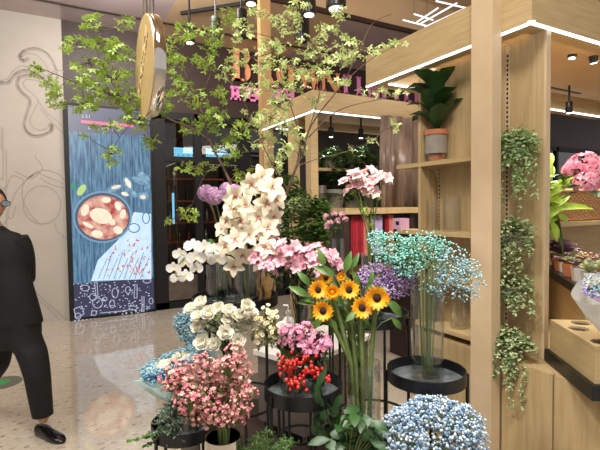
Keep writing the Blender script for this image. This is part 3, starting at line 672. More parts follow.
for x_, y_, r in ((262,178,.055),(272,188,.055),(252,184,.05),(266,203,.055),(236,196,.055),(247,206,.055),(232,208,.055),(258,218,.058),(240,222,.056),(228,220,.045),(268,228,.05),(250,236,.056),(235,240,.05),(266,248,.05),(226,246,.05),(243,254,.054),(258,262,.045),(234,266,.045),(276,200,.045),(224,228,.045),(256,236,.045),(248,190,.04),(274,216,.04),(238,210,.04)):
    c = D(x_, y_, 2.0+U(-.03, .05)); n = (-FW+V((U(-.5, .5), U(-.5, .5), U(-.3, .5)))+RT*(x_-250)*.02).normalized(); cymb(t, c, n, r*1.05)
    j = min(sp, key=lambda p: (p-c).length); m.tube([j, j.lerp(c, .5)+FW*.01, c], .003, 5)
m.build('stem', 'stem', t)
# phalaenopsis
base = V((v_phal.x, v_phal.y, 1.05)); t = thing('moth_orchid', 'arching white moth orchid drooping to the left', 'orchid', base)
sp = [base, base+UP*.12] + [D(x_, y_, d) for x_, y_, d in ((222, 262, 2.14), (214, 252, 2.1), (200, 250, 2.06), (186, 256, 2.04), (176, 268, 2.02), (176, 276, 2.0))]
m = MB(); m.tube(sp, .004, 6)
for x_, y_, r in ((217,259,.046),(207,258,.046),(196,257,.044),(186,262,.042),(205,247,.042),(193,246,.042),(180,254,.036),(174,268,.036),(186,276,.04),(178,278,.036),(197,268,.04),(214,250,.038)):
    c = D(x_, y_, 2.04+U(-.03, .03)); n = (-FW+V((U(-.4, .4), U(-.4, .4), U(-.2, .3)))).normalized(); n, tt, bb = frame(n); q = MB()
    if bb.z < 0: bb = -bb
    for a, L, W in ((90, .8, .55), (210, .8, .5), (330, .8, .5), (0, 1, 1.05), (180, 1, 1.05)):
        d = tt*math.cos(R(a))+bb*math.sin(R(a)); q.petal(c, n, d, r*L, r*W, .25, .05, 0, cup=.06, prof=(.3, 1, 1.05, .5))
    bl = q.build('blossom', 'p_phal', t); q = MB(); q.petal(c, n, -bb, r*.35, r*.2, 1.2, .2, 0, .3); q.build('lip', 'lip_yellow', bl)
    j = min(sp, key=lambda p: (p-c).length); m.tube([j, c], .002, 5)
m.build('stem', 'stem', t)
# generic bunches
def leafpair(m, p, d, L, W, k=2):
    for i in range(k):
        a = rdir(-.1, .5); a = (a-d*a.dot(d)).normalized(); n = d; m.petal(p, n, a, L, W, .9, .1, 0, cup=.12, prof=(.3, .9, 1, .15))
def bunch(name, label, cat, group, v, zb, heads, d0, dj, kind, r, pm, sm='stem', lm='leaf', vr=.03, leafn=2, cl=.04, sr=.0025, nst=None, leafL=.05):
    for i, (x_, y_) in enumerate(heads):
        c = D(x_, y_, d0+U(-dj, dj)); q = rdir(0, 0)*U(0, vr); base = V((v.x+q.x, v.y+q.y, zb)); q2 = rdir(0, 0)*U(0, vr*.8); mo = V((v.x+q2.x, v.y+q2.y, v.z))
        lab = label[i] if isinstance(label, list) else label
        t = thing(name, lab, cat, base, group); st = stem_pts(base, mo, c); m = MB(); m.tube(st, sr, 5)
        m_h = MB(); n = (c-st[-3]).normalized()*.6+UP*.5-FW*.45+rdir()*.25
        if kind == 'rose': head_rose(m_h, c, n, r*U(.85, 1.15))
        elif kind == 'trumpets':
            for j in range(5):
                e = rdir(-.1, 1); e = (e-FW*.3).normalized(); cc = c+e*cl*U(.7, 1.1); m.tube([c-UP*.02, cc], .0018, 4); head_trumpet(m_h, cc, e+UP*.3-FW*.3, r*U(.85, 1.1))
        elif kind == 'ruffle': head_ruffle(m_h, c, r)
        elif kind == 'florets':
            for j in range(26):
                e = rdir(-.3, 1); cc = c+e*cl*U(.6, 1.1); m.tube([c-UP*.03, cc], .001, 3); floret(m_h, cc, e+UP*.2-FW*.2, r*U(.8, 1.2))
        elif kind == 'berries':
            for j in range(14):
                e = rdir(-.5, 1); cc = c+e*cl*U(.4, 1.2); m.tube([c-UP*.02, cc], .0012, 3); m_h.ball(cc, r*U(.85, 1.1), 0, 8, 6, (1, 1, 1.15))
        elif kind == 'daisy':
            for j in range(9):
                e = rdir(-.2, 1); cc = c+e*cl*U(.4, 1.3); m.tube([c-UP*.03, cc], .001, 3); floret(m_h, cc, e+UP*.4-FW*.6, r, 0, 7); m_h.ico(cc+(e+UP*.4-FW*.6).normalized()*r*.2, r*.42, 1)
        elif kind == 'bells':
            for j in range(64):
                e = rdir(-.7, 1); cc = c+e*cl*U(.35, 1.15); m.tube([c-UP*.04, cc], .0009, 3)
                if j % 2: floret(m_h, cc, e+UP*.2-FW*.3, r*U(.8, 1.2))
                else: m_h.ico(cc, r*.62, 0)
        m_h.build('berries' if kind == 'berries' else 'bloom', pm, t)
        if leafn:
            ml = MB()
            for j in range(leafn): k = random.choice([-2, -3, -4, -5]); leafpair(ml, st[k], (st[k+1]-st[k]).normalized(), U(.7, 1.2)*leafL, leafL*.32, 2)
            ml.build('leaves', lm, t)
        m.build('stem', sm, t)
random.seed(5)
bunch('pink_lily', 'stem of soft pink lilies in the wide bunch above the sunflowers', 'flower', 'pink lily stems', v_pink, .83, [(270,262),(266,272),(283,258),(280,268),(296,256),(294,268),(309,260),(311,270),(322,263),(268,252),(330,266),(303,252),(288,250),(262,258),(274,248),(318,254),(326,258),(288,266),(304,264)], 2.0, .05, 'trumpets', .028, 'p_pink', 'stem_dark', 'leaf', cl=.036, leafn=2)
bunch('tall_pink_bloom', 'pale pink bloom in the tall bunch above the teal flowers', 'flower', 'tall pale pink blooms', v_tul, 1.0, [(348,186),(356,180),(368,176),(362,188),(376,184),(383,180),(354,192),(371,193)], 2.15, .03, 'trumpets', .03, 'p_blush', 'stem', 'leaf_lime', cl=.026, leafn=1, sr=.003, leafL=.06)
stand(338, 2.5, .90, .06, 'tall thin black stand under the small pink carnations', ring=False)
vb = vase(G(338, 2.5, .901), .035, .42, 'slim glass vase holding the small pink carnations', water=.3)
bunch('pink_carnation', 'small pale pink carnation in the flat cluster left of the ribbons', 'flower', 'small pink carnations', vb, .93, [(326,217),(334,214),(342,215),(330,223),(338,221),(345,219),(327,226)], 2.48, .03, 'ruffle', .024, 'p_pink', 'stem_dark', leafn=1)
bunch('white_lisianthus', 'white bloom in the round bunch above the pink wax flowers', 'flower', 'white round blooms', v_wht, .69, [(203,305),(193,312),(209,315),(219,311),(229,313),(205,322),(217,322),(228,322),(240,319),(245,328),(200,328),(213,331),(203,344),(237,330),(238,342),(216,345),(246,308),(225,334),(199,318),(250,316)], 1.78, .04, 'rose', .031, 'p_white', 'stem_dark', 'leaf', leafn=2, leafL=.04)
bunch('chamomile', 'sprig of tiny white and yellow daisies beside the white blooms', 'flower', 'tiny daisy sprigs', v_jar, .78, [(250,318),(258,326),(268,322),(276,330),(282,338),(262,336),(252,334),(272,342),(283,326),(266,312),(246,326),(274,316),(258,344),(283,348)], 1.8, .04, 'daisy', .0095, ['daisy_w', 'daisy_y'], 'stem', 'leaf', cl=.026, leafn=1, sr=.0015)
bunch('pink_phlox', 'stem of candy pink star florets above the red berries', 'flower', 'candy pink phlox stems', v_ber, .79, [(287,330),(297,334),(306,330),(287,343),(299,346),(311,340),(321,338),(319,350),(306,352),(325,346)], 1.72, .03, 'florets', .0105, 'p_phlox', 'stem_dark', cl=.032, leafn=1)
bunch('red_berries', 'sprig of glossy red berries under the pink phlox', 'berries', 'red berry sprigs', v_ber, .79, [(284,362),(296,361),(308,361),(286,374),(299,374),(311,371),(300,385),(322,376),(291,384)], 1.66, .025, 'berries', .0072, 'berry', 'stem_dark', 'leaf_dark', cl=.03, leafn=2, leafL=.06)
bunch('wax_flower', 'stem of dusty pink wax flowers in the silver vase', 'flower', 'dusty pink wax flower stems', v_wax, .45, [(180,372),(186,378),(200,364),(214,372),(228,366),(240,374),(190,392),(204,386),(218,392),(232,388),(244,392),(200,404),(214,408),(228,406),(240,404),(182,386),(236,356),(212,398),(172,380),(222,380),(208,416),(222,416),(196,412),(234,412),(188,402)], 1.46, .06, 'bells', .0078, 'p_wax', 'stem', 'leaf', cl=.044, leafn=1, sr=.002, leafL=.03)
# sunflowers
random.seed(21)
for x_, y_, dd, r, lab, sun in ((323,311,1.72,.032,'sunflower lowest on the left of the bunch',1),(318,290,1.76,.03,'sunflower at the far left of the bunch',1),(332,292,1.72,.027,'half-open sunflower near the middle left of the bunch',0),(349,290,1.74,.032,'sunflower at the top centre of the bunch',1),
        (362,308,1.7,.034,'sunflower low on the right with a dark centre',1),(377,298,1.68,.037,'largest sunflower, at the right end',1),(326,278,1.82,.024,'sunflower bud half hidden at the top left of the bunch',1),(341,277,1.82,.018,'small sunflower bud peeking over the leaf',0)):
    c = D(x_, y_, dd); q = rdir(0, 0)*U(.01, .04); base = V((v_sun.x+q.x, v_sun.y+q.y, .59)); mo = V((v_sun.x-q.x*.3, v_sun.y-q.y*.3, v_sun.z))
    t = thing('sunflower', lab, 'sunflower', base); n = (-FW+UP*U(-.1, .35)+RT*U(-.3, .3)).normalized(); n, tt, bb = frame(n)
    hv = V((c.x-v_sun.x, c.y-v_sun.y, 0)); hv = hv*min(.55, .048/max(hv.length, .001)); mo = V((v_sun.x, v_sun.y, v_sun.z))+hv; base = V((v_sun.x, v_sun.y, .59))+hv*.7; end = c-n*.02; r *= 1.12; MB().tube([base, base.lerp(mo, .5), mo]+bez(mo, mo.lerp(end, .7)+UP*.02+FW*.02, end, 7)[1:], .0092, 8).build('stem', 'stem', t)
    m = MB()
    for ring_, cnt in ((0, 17), (1, 15)):
        for i in range(cnt): a = 6.2832*(i+.5*ring_)/cnt+U(-.06, .06); d = tt*math.cos(a)+bb*math.sin(a); m.petal(c+d*r*.38, n, d, r*U(.7, .88), r*.38, .35+.4*ring_*(1 if sun else 2), .15+.3*ring_+(0 if sun else .6), 0, .1, (.5, 1, .9, .15))
    m.build('petals', 'p_sun', t); MB().lathe([(0, .009), (r*.22, .008), (r*.36, .003), (r*.42, -.006), (r*.3, -.014), (0, -.016)], c, 16, axis=n).build('seed_disc', 'sun_disc' if sun else 'p_sun', t)
    m = MB()
    for i in range(3): a = U(0, 6.28); d = tt*math.cos(a)+bb*math.sin(a); m.petal(c-n*.035+UP*U(-.06, 0), (n+UP).normalized(), (d+RT*.2).normalized(), U(.05, .07), .032, .4, -.5, 0, .2, (.3, 1, .9, .15))
    m.build('leaves', 'leaf', t)
# long leaves in front of sunflowers
# baby's breath clouds
def gyp(label, v, zb, blobs, nfl, fm, fr=.0045, d0=1.8, nst=30, vr=.042, name='babys_breath_bunch', sm='stem', surf=.55):
    base = V((v.x, v.y, zb)); t = thing(name, label, 'flowers', base); m = MB(); f = MB(); tot = sum(b[2]*b[3] for b in blobs)
    tw = []
    for (bx, by, rx, ry, dd) in blobs:
        c = D(bx, by, dd); k = dd/450; RX, RY = rx*k, ry*k
        n = int(nfl*rx*ry/tot); ns = max(4, int(nst*rx*ry/tot)); subs = []
        for i in range(ns):
            e = rdir(); s = c+RT*e.x*RX*.55+UP*e.z*RY*.55+FW*e.y*min(RX, RY)*.55; subs.append(s)
            q = rdir(0, 0)*U(0, vr); mo = V((v.x+q.x, v.y+q.y, v.z)); m.tube(stem_pts(V((v.x+q.x*.5, v.y+q.y*.5, zb)), mo, s, 5), .0013, 4)
        for i in range(n):
            e = rdir(); rr_ = U(surf, 1.0)**.6*U(.9, 1.05); p = c+RT*e.x*RX*rr_+UP*e.z*RY*rr_+FW*e.y*min(RX, RY)*rr_
            f.ico(p, fr*U(.7, 1.25)); 
            if i % 4 == 0: s = min(subs, key=lambda q_: (q_-p).length); m.tube([s, p], .0006, 3, cap=False)
    f.build('florets', fm, t, kind='stuff'); m.build('stems', sm, t)
random.seed(9)
gyp('dense round bouquet of dusty blue and white baby\'s breath at the bottom', v_blue, .34, [(432,442,50,44,1.52),(402,440,24,36,1.5),(464,436,24,34,1.52),(432,412,32,18,1.55)], 3400, 'g_blue', .0052, surf=.6)
gyp('airy teal baby\'s breath bunch in the tall glass vase', v_teal, .83, [(395,248,26,18,1.86),(425,248,28,18,1.84),(410,262,22,16,1.82),(378,238,12,9,1.9)], 1300, 'g_teal', .0042, surf=.3, nst=30)
gyp('pale blue baby\'s breath bunch spreading in front of the pillar', v_teal, .83, [(450,265,26,22,1.80),(468,280,18,24,1.78),(440,285,22,18,1.8)], 700, 'g_tealblue', .0042, surf=.2, nst=22)
gyp('lilac baby\'s breath bunch between the sunflowers and teal flowers', v_lil, 1.0, [(375,276,20,15,1.92),(402,278,20,14,1.88),(388,288,24,14,1.88)], 1100, 'g_lilac', .0042, surf=.3)
# dusky filler left
vd = vase(G(196, 2.15, .822), .04, .2, 'slim glass vase of dusky blue filler', water=0); S14 = stand(196, 2.15, .82, .06, 'small black stand under the dusky blue filler', ring=False, plat=False)
gyp('dusky blue filler flowers left of the white blooms', vd, .85, [(190,328,14,18,2.05),(182,322,9,12,2.05),(196,346,12,12,2.02)], 700, 'g_dusk', .0045, surf=.3, nst=14)
# ------------------------------------------------------------------ wrapped bouquets
def wrapped(label, c, ax, r, L, wm, name='wrapped_bouquet'):
    t = thing(name, label, 'bouquet', c); ax, tt, bb = frame(ax); m = MB(); n = 40; prof = [(.12, 0), (.35, .25), (.75, .6), (1.0, .9), (1.08, 1.0)]; vs = []; fs = []
    for j, (a, b) in enumerate(prof):
        for k in range(n):
            q = 6.2832*k/n; w = 1+.05*math.sin(q*7)*a; vs.append(c+ax*(b*L+.03*a*math.sin(q*4+1)*r*3*a)+(tt*math.cos(q)+bb*math.sin(q))*r*a*w)
    for j in range(4):
        for k in range(n): k2 = (k+1) % n; fs.append((j*n+k, j*n+k2, (j+1)*n+k2, (j+1)*n+k))
    m.add(vs, fs); m.build('paper', wm, t); m = MB()
    m.lathe([(r*.17, .0), (r*.3, .17*L), (r*.24, .17*L), (r*.15, 0)], c+ax*L*.0, 20, axis=ax); m.build('ribbon_band', wm, t)
    return t, ax, tt, bb
random.seed(31)
c = D(190, 414, 1.8); c.z = .68; top = D(163, 371, 1.8); ax = top-c
t, ax, tt, bb = wrapped('wide bouquet in pale blue paper with white and blue blooms, left of the display', c, ax*.6+UP*.12, .152, ax.length, 'wrap')
cc = c+ax*(top-c).length*.96
m = MB(); m2 = MB(); m3 = MB()
for i in range(26):
    e = rdir(0, 0)*U(.3, 1)*.10; q = cc+tt*e.x+bb*e.y+ax*.01
    head_rose(m, q, ax+rdir()*.3, .021)
for i in range(1100): e = rdir(0, 0)*U(.6, 1.05)*.13; q = cc+tt*e.x+bb*e.y+ax*U(-.01, .04); m2.ico(q, .005)
for i in range(30): a = R(200+i*6); q = cc+(tt*math.cos(a)+bb*math.sin(a))*.115; m3.petal(q, ax, (tt*math.cos(a)+bb*math.sin(a)), .03, .03, 1.3, .9, 0, .2)
m.build('white_blooms', 'p_white', t); m2.build('blue_florets', 'g_dusk', t, kind='stuff'); m3.build('blue_tissue', 'blue_tissue', t)
bk = V((c.x, c.y, 0)); MB().lathe([(0, 0), (.05, 0), (.035, .675), (.03, .675), (.045, .01), (0, .01)], bk, 24).build('floor_vase', 'concrete', origin=bk, label='tall slim grey floor vase under the blue paper bouquet', category='vase')
# price card
pc_ = D(184, 411, 1.5); t = thing('price_card', 'small black card with tan lettering clipped beside the wax flowers', 'price card', D(184, 418, 1.5))
xr_ = (RT*1+UP*-.2).normalized(); yr_ = UP*1+RT*.15; yr_ = (yr_-xr_*yr_.dot(xr_)).normalized(); w, h = .055, .042
MB().obox(pc_-xr_*w/2-yr_*h/2, xr_*w, yr_*h, FW*.002).build('card', 'matte_black', t, smooth=False)
for i, s_ in enumerate(('FLOWER', 'BROWN', '98')): text(s_, .011, pc_-xr_*.02+yr_*(.008-.012*i)-FW*.001, xr_, yr_, 'gold', 'lettering', t, .0006)
MB().tube([pc_-yr_*h/2+FW*.003, V((v_con.x, v_con.y, v_con.z-.02))], .0025, 6).build('clip_stick', 'white', t); MB().ball(pc_+xr_*w*.52, .006).build('clip_knob', 'gold', t)
# juniper + ivy
random.seed(41)
def spray(m, k, a, b, n, L, droop=.03):
    pts = bez(a, (a+b)/2+UP*droop, b, 8); m.tube(pts, .0016, 4)
    for i in range(n):
        p = pts[random.randrange(2, 8)]; e = rdir(-.6, .6); q = p+e*L; m.tube([p, q], .0008, 3, cap=False)
        for j in range(5): z = p.lerp(q, (j+1)/5); f = rdir(); k.petal(z, rdir(), f, L*.35, .004, 0, 0, 0, .1, (.6, 1, .2))
t = thing('conifer_sprays', 'grey-green feathery conifer sprays hanging beside the price card', 'foliage', v_con2-UP*.1); m = MB(); k = MB()
for x_, y_ in ((174,398),(170,408),(166,418),(180,404),(160,424),(156,432),(168,432),(174,424),(182,420),(172,445),(180,438),(162,412),(178,392)): spray(m, k, V((v_con2.x, v_con2.y, v_con2.z-.08)), D(x_, y_, 1.66+U(-.04, .04)), 30, .028, .05)
m.build('twigs', 'bark', t); k.build('needles', 'juniper', t)
t = thing('ivy_trail', 'leafy trail reaching left over the floor below the conifer sprays', 'foliage', v_con2-UP*.1); m = MB(); k = MB()
for pts in (((172,432),(160,436),(148,436),(136,440),(128,440)), ((170,436),(158,442),(148,444),(145,447)), ((168,428),(158,432),(150,433),(142,438))):
    P = [V((v_con2.x, v_con2.y, v_con2.z-.06))]+[D(a, b, 1.68) for a, b in pts]; m.tube(P, .0015, 4)
    for i in range(1, len(P)-1):
        for j in range(7): p = P[i].lerp(P[i+1], U(0, 1)); k.petal(p, UP, rdir(-.4, .4), U(.014, .022), .014, .3, -.4)
m.build('stem', 'stem', t); k.build('leaves', 'leaf', t)
# glossy leaf bundle
t = thing('leaf_bundle', 'bundle of broad glossy dark green leaves below the sunflowers', 'foliage', v_leaf-UP*.1); m = MB(); k = MB()
for i in range(60):
    x_, y_ = random.choice([(348,415),(360,412),(370,425),(340,432),(352,440),(366,440),(330,440),(375,438),(358,425),(345,424)]); x_ += U(-7, 7); y_ += U(-7, 7)
    p = D(x_, y_, 1.52+U(-.05, .05)); m.tube(bez(v_leaf-UP*.1, v_leaf+UP*.05, p, 5), .002, 4)
    d = (RT*U(-.9, .9)+UP*U(-.5, .3)-FW*U(.0, .6)).normalized(); n = (-FW*.6+UP*.8); n = (n-d*n.dot(d)).normalized(); k.petal(p, n, d, U(.055, .085), U(.03, .042), .3, -.4, 0, .1, (.2, .8, 1, .7, .1))
m.build('stems', 'stem', t); k.build('leaves', 'leaf_dark', t)
t = thing('leafy_branch', 'upright branch of dark drooping leaves right of the red berries', 'foliage', v_ber-UP*.1); m = MB(); k = MB()
for i in range(18):
    p = D(U(312, 338), U(380, 438), 1.6+U(-.03, .03)); q = D(326, 410, 1.62); m.tube(bez(v_ber-UP*.08, q, p, 5), .0018, 4)
    d = (RT*U(-.5, .7)+UP*U(-1, .6)).normalized(); n = (-FW); n = (n-d*n.dot(d)).normalized(); k.petal(p, n, d, U(.05, .08), .026, .2, -.3, 0, .12, (.2, 1, .9, .1))
m.build('stems', 'stem_dark', t); k.build('leaves', 'leaf_dark', t)
t = thing('fern_plant', 'feathery green fern at the bottom edge by the silver vase', 'plant', v_fern-UP*.02); m = MB(); k = MB()
for i in range(15): p = D(U(240, 292), U(430, 452), 1.45+U(-.06, .06)); spray(m, k, v_fern-UP*.02, p, 26, .025, .03)
m.build('fronds', 'stem', t); k.build('leaflets', 'fern', t)
# big leaves around sunflowers
t = thing('broad_leaf_foliage', 'stem of broad green leaves rising between the pink lilies and sunflowers', 'foliage', V((v_sun.x, v_sun.y, .6))); m = MB(); k = MB()
for x_, y_, dx, dy, L in ((345,272,.3,1,.09),(335,275,-.9,.4,.1),(318,300,-1,-.1,.09),(352,300,.8,-.3,.07),(388,300,.7,-.8,.1),(370,285,.2,1,.06),(330,300,-.6,.3,.08),(360,285,-.4,.7,.07),(310,285,-.6,.7,.08),(345,312,-.5,-.8,.08),(308,296,-.9,.5,.09),(316,318,-.7,-.5,.07),(356,322,.3,-1,.08),(338,304,.2,-1,.07),(366,290,.5,.8,.06),(324,266,-.3,1,.08),(352,268,.4,.9,.07),(392,318,.6,-.7,.07),(336,318,-.3,-1,.08),(368,318,-.3,-.9,.06)):
    p = D(x_, y_, 1.79); m.tube(bez(v_sun-UP*.1, v_sun+UP*.15, p, 6), .002, 4); d = (RT*dx+UP*dy).normalized(); n = (-FW+UP*.4); n = (n-d*n.dot(d)).normalized(); k.petal(p, n, d, L, L*.36, .3, -.5, 0, .2, (.2, .9, 1, .6, .08))
m.build('stems', 'stem', t); k.build('leaves', 'leaf', t)
# ------------------------------------------------------------------ tree branches
random.seed(77)
def branch(label, lm, base, lines, blobs, dens=.02):
    t = thing('leafy_branch', label, 'branch', base); m = MB(); k = MB(); allp = []
    for ln in lines:
        P = [D(a, b, d) for a, b, d in ln[0]]; r0, r1 = ln[1]; Q = []
        for i in range(len(P)-1):
            p0, p1, p2, p3 = P[max(i-1, 0)], P[i], P[i+1], P[min(i+2, len(P)-1)]
            for j in range(4): s_ = j/4; Q.append(.5*((2*p1)+(p2-p0)*s_+(2*p0-5*p1+4*p2-p3)*s_*s_+(3*p1-p0-3*p2+p3)*s_**3))
        Q.append(P[-1])
        if ln is lines[0]: Q = [base]+Q
        m.tube(Q, [r0+(r1-r0)*i/(len(Q)-1) for i in range(len(Q))], 7); allp += Q
    for (bx, by, rx, ry, d) in blobs:
        n = max(2, int(rx*ry*3.14*dens)); c = D(bx, by, d); j = min(allp, key=lambda p: (p-c).length); hub = c+rdir()*.02
        m.tube(bez(j, (j+hub)/2+rdir()*.04, hub, 5), [.002, .0018, .0016, .0014, .0012], 4)
        for i in range(n):
            e = rdir(); rr_ = U(.2, 1)**.5; p = D(bx+e.x*rx*rr_, by+e.z*ry*rr_, d+e.y*.12)
            m.tube([hub, (hub+p)/2+rdir()*.01, p], .0009, 3, cap=False); ax = (UP*.8+rdir()*.8).normalized(); n_, tt, bb = frame(ax); cnt = random.choice([4, 5, 5, 6])
            for q in range(cnt):
                a = 6.2832*q/cnt+U(-.3, .3); dd = tt*math.cos(a)+bb*math.sin(a); L = U(.014, .022); k.petal(p+dd*L*.12, n_, dd, L, L*.5, .25, -.35, 0, .06, (.15, 1, .9, .1))
    m.build('wood', 'bark', t); k.build('leaves', lm, t)
bt = V((v_tree.x, v_tree.y, 1.06))
branch('long leafy branch sweeping left across the screen and the gold sign', 'leaf_tree', bt+V((-.015, 0, 0)),
    [([(262,262,2.28),(250,228,2.28),(240,200,2.3),(232,186,2.3),(222,165,2.3),(210,142,2.3),(206,123,2.3),(198,103,2.3),(188,80,2.3),(176,50,2.32)], (.0095, .0025)),
     ([(211,143,2.3),(195,130,2.25),(165,117,2.2),(148,104,2.15),(120,96,2.1),(90,88,2.05),(60,76,2.0),(40,68,1.98)], (.005, .0015)), ([(120,96,2.1),(105,70,2.1),(95,45,2.1),(92,28,2.1)], (.0025, .001)),
     ([(165,117,2.2),(150,125,2.2),(130,125,2.15),(112,150,2.15)], (.0025, .001)), ([(206,123,2.3),(190,100,2.35),(165,85,2.35),(160,60,2.35)], (.003, .001)), ([(222,165,2.3),(205,175,2.2),(192,205,2.2)], (.0025, .001)), ([(198,103,2.3),(212,70,2.35),(218,40,2.35),(225,15,2.35)], (.003, .001))],
    [(92,22,16,9,2.1),(76,42,14,7,2.1),(100,44,24,9,2.1),(124,24,12,8,2.1),(118,54,20,12,2.1),(90,66,22,9,2.08),(66,48,6,5,2.05),(112,76,24,10,2.1),(82,82,16,8,2.05),(36,70,8,8,2.0),(52,84,12,9,2.0),(56,100,12,8,2.0),(80,104,22,9,2.05),(106,94,22,10,2.08),(128,98,18,14,2.1),(132,118,14,9,2.1),(105,126,18,5,2.1),(86,134,6,3,2.1),(112,155,10,12,2.12),(140,122,10,10,2.1),(152,142,9,11,2.15),(168,60,12,22,2.3),(186,32,14,14,2.3),(205,60,14,16,2.3),(178,88,16,14,2.3),(165,110,8,8,2.3),(200,100,16,12,2.3),(214,120,16,16,2.3),(190,128,14,10,2.3),(212,36,14,16,2.3),(226,18,14,10,2.35),(195,168,20,7,2.25),(190,214,14,8,2.2),(172,222,8,4,2.2),(230,150,18,14,2.35),(240,176,10,10,2.4),(222,95,10,10,2.3),(180,60,8,8,2.3),(240,130,12,10,2.3),(160,95,8,10,2.25),(256,176,10,10,2.35)], .055)
branch('upright branch with leaves coloured paler as if spotlit in front of the orange letters', 'leaf_tree_lit', bt+V((.015, 0, 0)),
    [([(272,262,2.28),(276,240,2.26),(282,212,2.24),(288,190,2.22),(296,168,2.2),(304,150,2.2),(308,132,2.18),(320,112,2.15),(342,84,2.1),(360,50,2.1)], (.0095, .002)),
     ([(296,168,2.2),(300,140,2.25),(292,110,2.25),(282,80,2.25),(276,50,2.25)], (.004, .0015)), ([(308,132,2.18),(318,100,2.2),(322,70,2.2),(318,40,2.2)], (.003, .001)), ([(308,138,2.18),(330,116,2.15),(350,106,2.1),(385,98,2.1),(400,92,2.1)], (.0035, .001)),
     ([(300,165,2.2),(320,158,2.2),(345,152,2.2),(375,140,2.2)], (.0025, .001)), ([(288,190,2.22),(270,160,2.2),(252,120,2.2),(240,90,2.2)], (.0035, .001)), ([(360,50,2.1),(372,24,2.1),(392,14,2.1)], (.0015, .001)), ([(342,84,2.1),(370,60,2.1),(395,46,2.1)], (.002, .001)), ([(276,50,2.25),(280,25,2.25),(290,8,2.25)], (.002, .001)), ([(276,240,2.26),(262,200,2.3),(250,160,2.3)], (.003, .001))],
    [(242,30,14,14,2.25),(262,14,14,8,2.25),(288,22,18,14,2.25),(272,48,20,12,2.22),(262,66,14,10,2.2),(290,66,20,12,2.2),(312,48,18,14,2.2),(330,30,16,8,2.2),(318,72,20,9,2.2),(340,60,16,10,2.15),(348,42,16,8,2.12),(365,52,16,8,2.1),(392,44,16,5,2.1),(276,86,22,8,2.2),(300,84,16,9,2.2),(250,90,14,8,2.2),(340,82,12,6,2.15),(372,92,18,5,2.1),(396,92,12,5,2.1),(270,118,16,12,2.2),(290,128,14,10,2.2),(250,118,10,10,2.2),(262,140,14,12,2.25),(285,150,10,12,2.2),(392,126,8,6,2.2),(375,140,10,4,2.2),(352,148,6,3,2.2),(240,56,12,10,2.3),(316,100,12,6,2.2),(340,14,10,8,2.2),(300,6,16,6,2.2),(226,70,12,12,2.3),(280,104,16,10,2.2),(300,145,8,14,2.2),(275,165,10,12,2.25)], .05)
# ------------------------------------------------------------------ background greenery of the far kiosk
random.seed(55)
def bush(label, base, blobs, lm, n, L=.022, cat='plant', name='potted_shrub', pot=True, W=.5, whole=None):
    t = thing(name, label, cat, base); m = MB(); k = MB(); z = .2 if pot else 0
    if pot: MB().lathe([(0, 0), (.09, 0), (.12, z), (.11, z), (.08, .01), (0, .01)], base, 24).build('pot', 'concrete', t)
    for (bx, by, rx, ry, d) in blobs:
        c = D(bx, by, d); m.tube(bez(base+UP*z*.8, V((base.x, base.y, (base.z+c.z)/2+.1)), c, 6), .004, 5)
        for i in range(n):
            e = rdir(); rr_ = U(.3, 1)**.5; p = D(bx+e.x*rx*rr_, by+e.z*ry*rr_, d+e.y*rx*d/450)
            if i % 5 == 0: m.tube([c, p], .001, 3, cap=False)
            k.petal(p, (UP+rdir()*.7).normalized(), rdir(-.4, .3), U(.7, 1.2)*L, L*W, .2, -.3, 0, .06, (.3, 1, .8, .1))
    m.build('stems', 'bark', t); k.build('leaves', lm, t)
bush('leafy green shrub in a floor pot behind the pink lilies', G(300, 3.5, 0), [(300,206,20,18,3.4),(312,226,18,16,3.4),(292,240,18,14,3.4),(320,208,12,10,3.4),(286,186,14,14,3.4),(318,235,12,12,3.4)], 'leaf', 380, .042)
bush('pale leafed shrub right behind the tree trunks', G(262, 3.4, 0), [(296,204,12,8,3.3),(272,226,14,14,3.3),(284,250,12,8,3.3),(272,190,8,12,3.3)], 'leaf_pale', 130, .034)
t = thing('plant_rack', 'oak rack of shelves with green plants under the far canopy', 'shelf', (2.5, 3.9, 0))
for z in (.8, 1.48, 1.9): MB().box((2.35, 3.95, z-.03), (4.6, 4.35, z)).build('shelf_board', 'oak_flat', t, smooth=False)
MB().box((2.33, 4.35, 0), (4.62, 4.38, 2.36)).build('back_board', 'brown', t, smooth=False)
MB().box((2.33, 3.95, 0), (2.35, 4.38, 2.0)).build('side_board', 'brown', t, smooth=False); MB().box((4.6, 3.95, 0), (4.62, 4.38, 2.0)).build('side_board', 'oak', t, smooth=False)
def fernp(label, base, n, L, lm='fern'):
    t = thing('fern', label, 'plant', base); MB().lathe([(0, 0), (.05, 0), (.065, .1), (.058, .1), (.045, .01), (0, .01)], base, 20).build('pot', 'concrete', t); k = MB(); m = MB()
    for i in range(n):
        a = U(0, 6.28); d = V((math.cos(a), math.sin(a), 0)); P = [base+UP*.09+d*L*s_*.9+UP*(L*.9*s_-L*1.0*s_*s_) for s_ in [j/8 for j in range(9)]]; m.tube(P, .0015, 3)
        for j in range(1, 9):
            for sg_ in (-1, 1): k.petal(P[j], UP, V((-d.y, d.x, 0))*sg_+d*.3, L*.22*(1.1-j/9), .02, .1, -.3, 0, .05, (.5, 1, .2))
    m.build('fronds', 'stem', t); k.build('leaflets', lm, t)
for i, (x_, z, lab) in enumerate(((330, 1.901, 'fern on the top rack board, left one under the far canopy'), (352, 1.901, 'fern on the top rack board, middle one under the far canopy'), (374, 1.901, 'fern on the top rack board, right one under the far canopy'), (366, 1.481, 'fern on the lower rack board behind the tall pink blooms'), (324, 1.481, 'fern on the lower rack board behind the tree trunk'))):
    p = onY(x_, 160, 4.1); fernp(lab, V((p.x, 4.1, z)), 34, .42 if z > 1.6 else .34, 'fern')
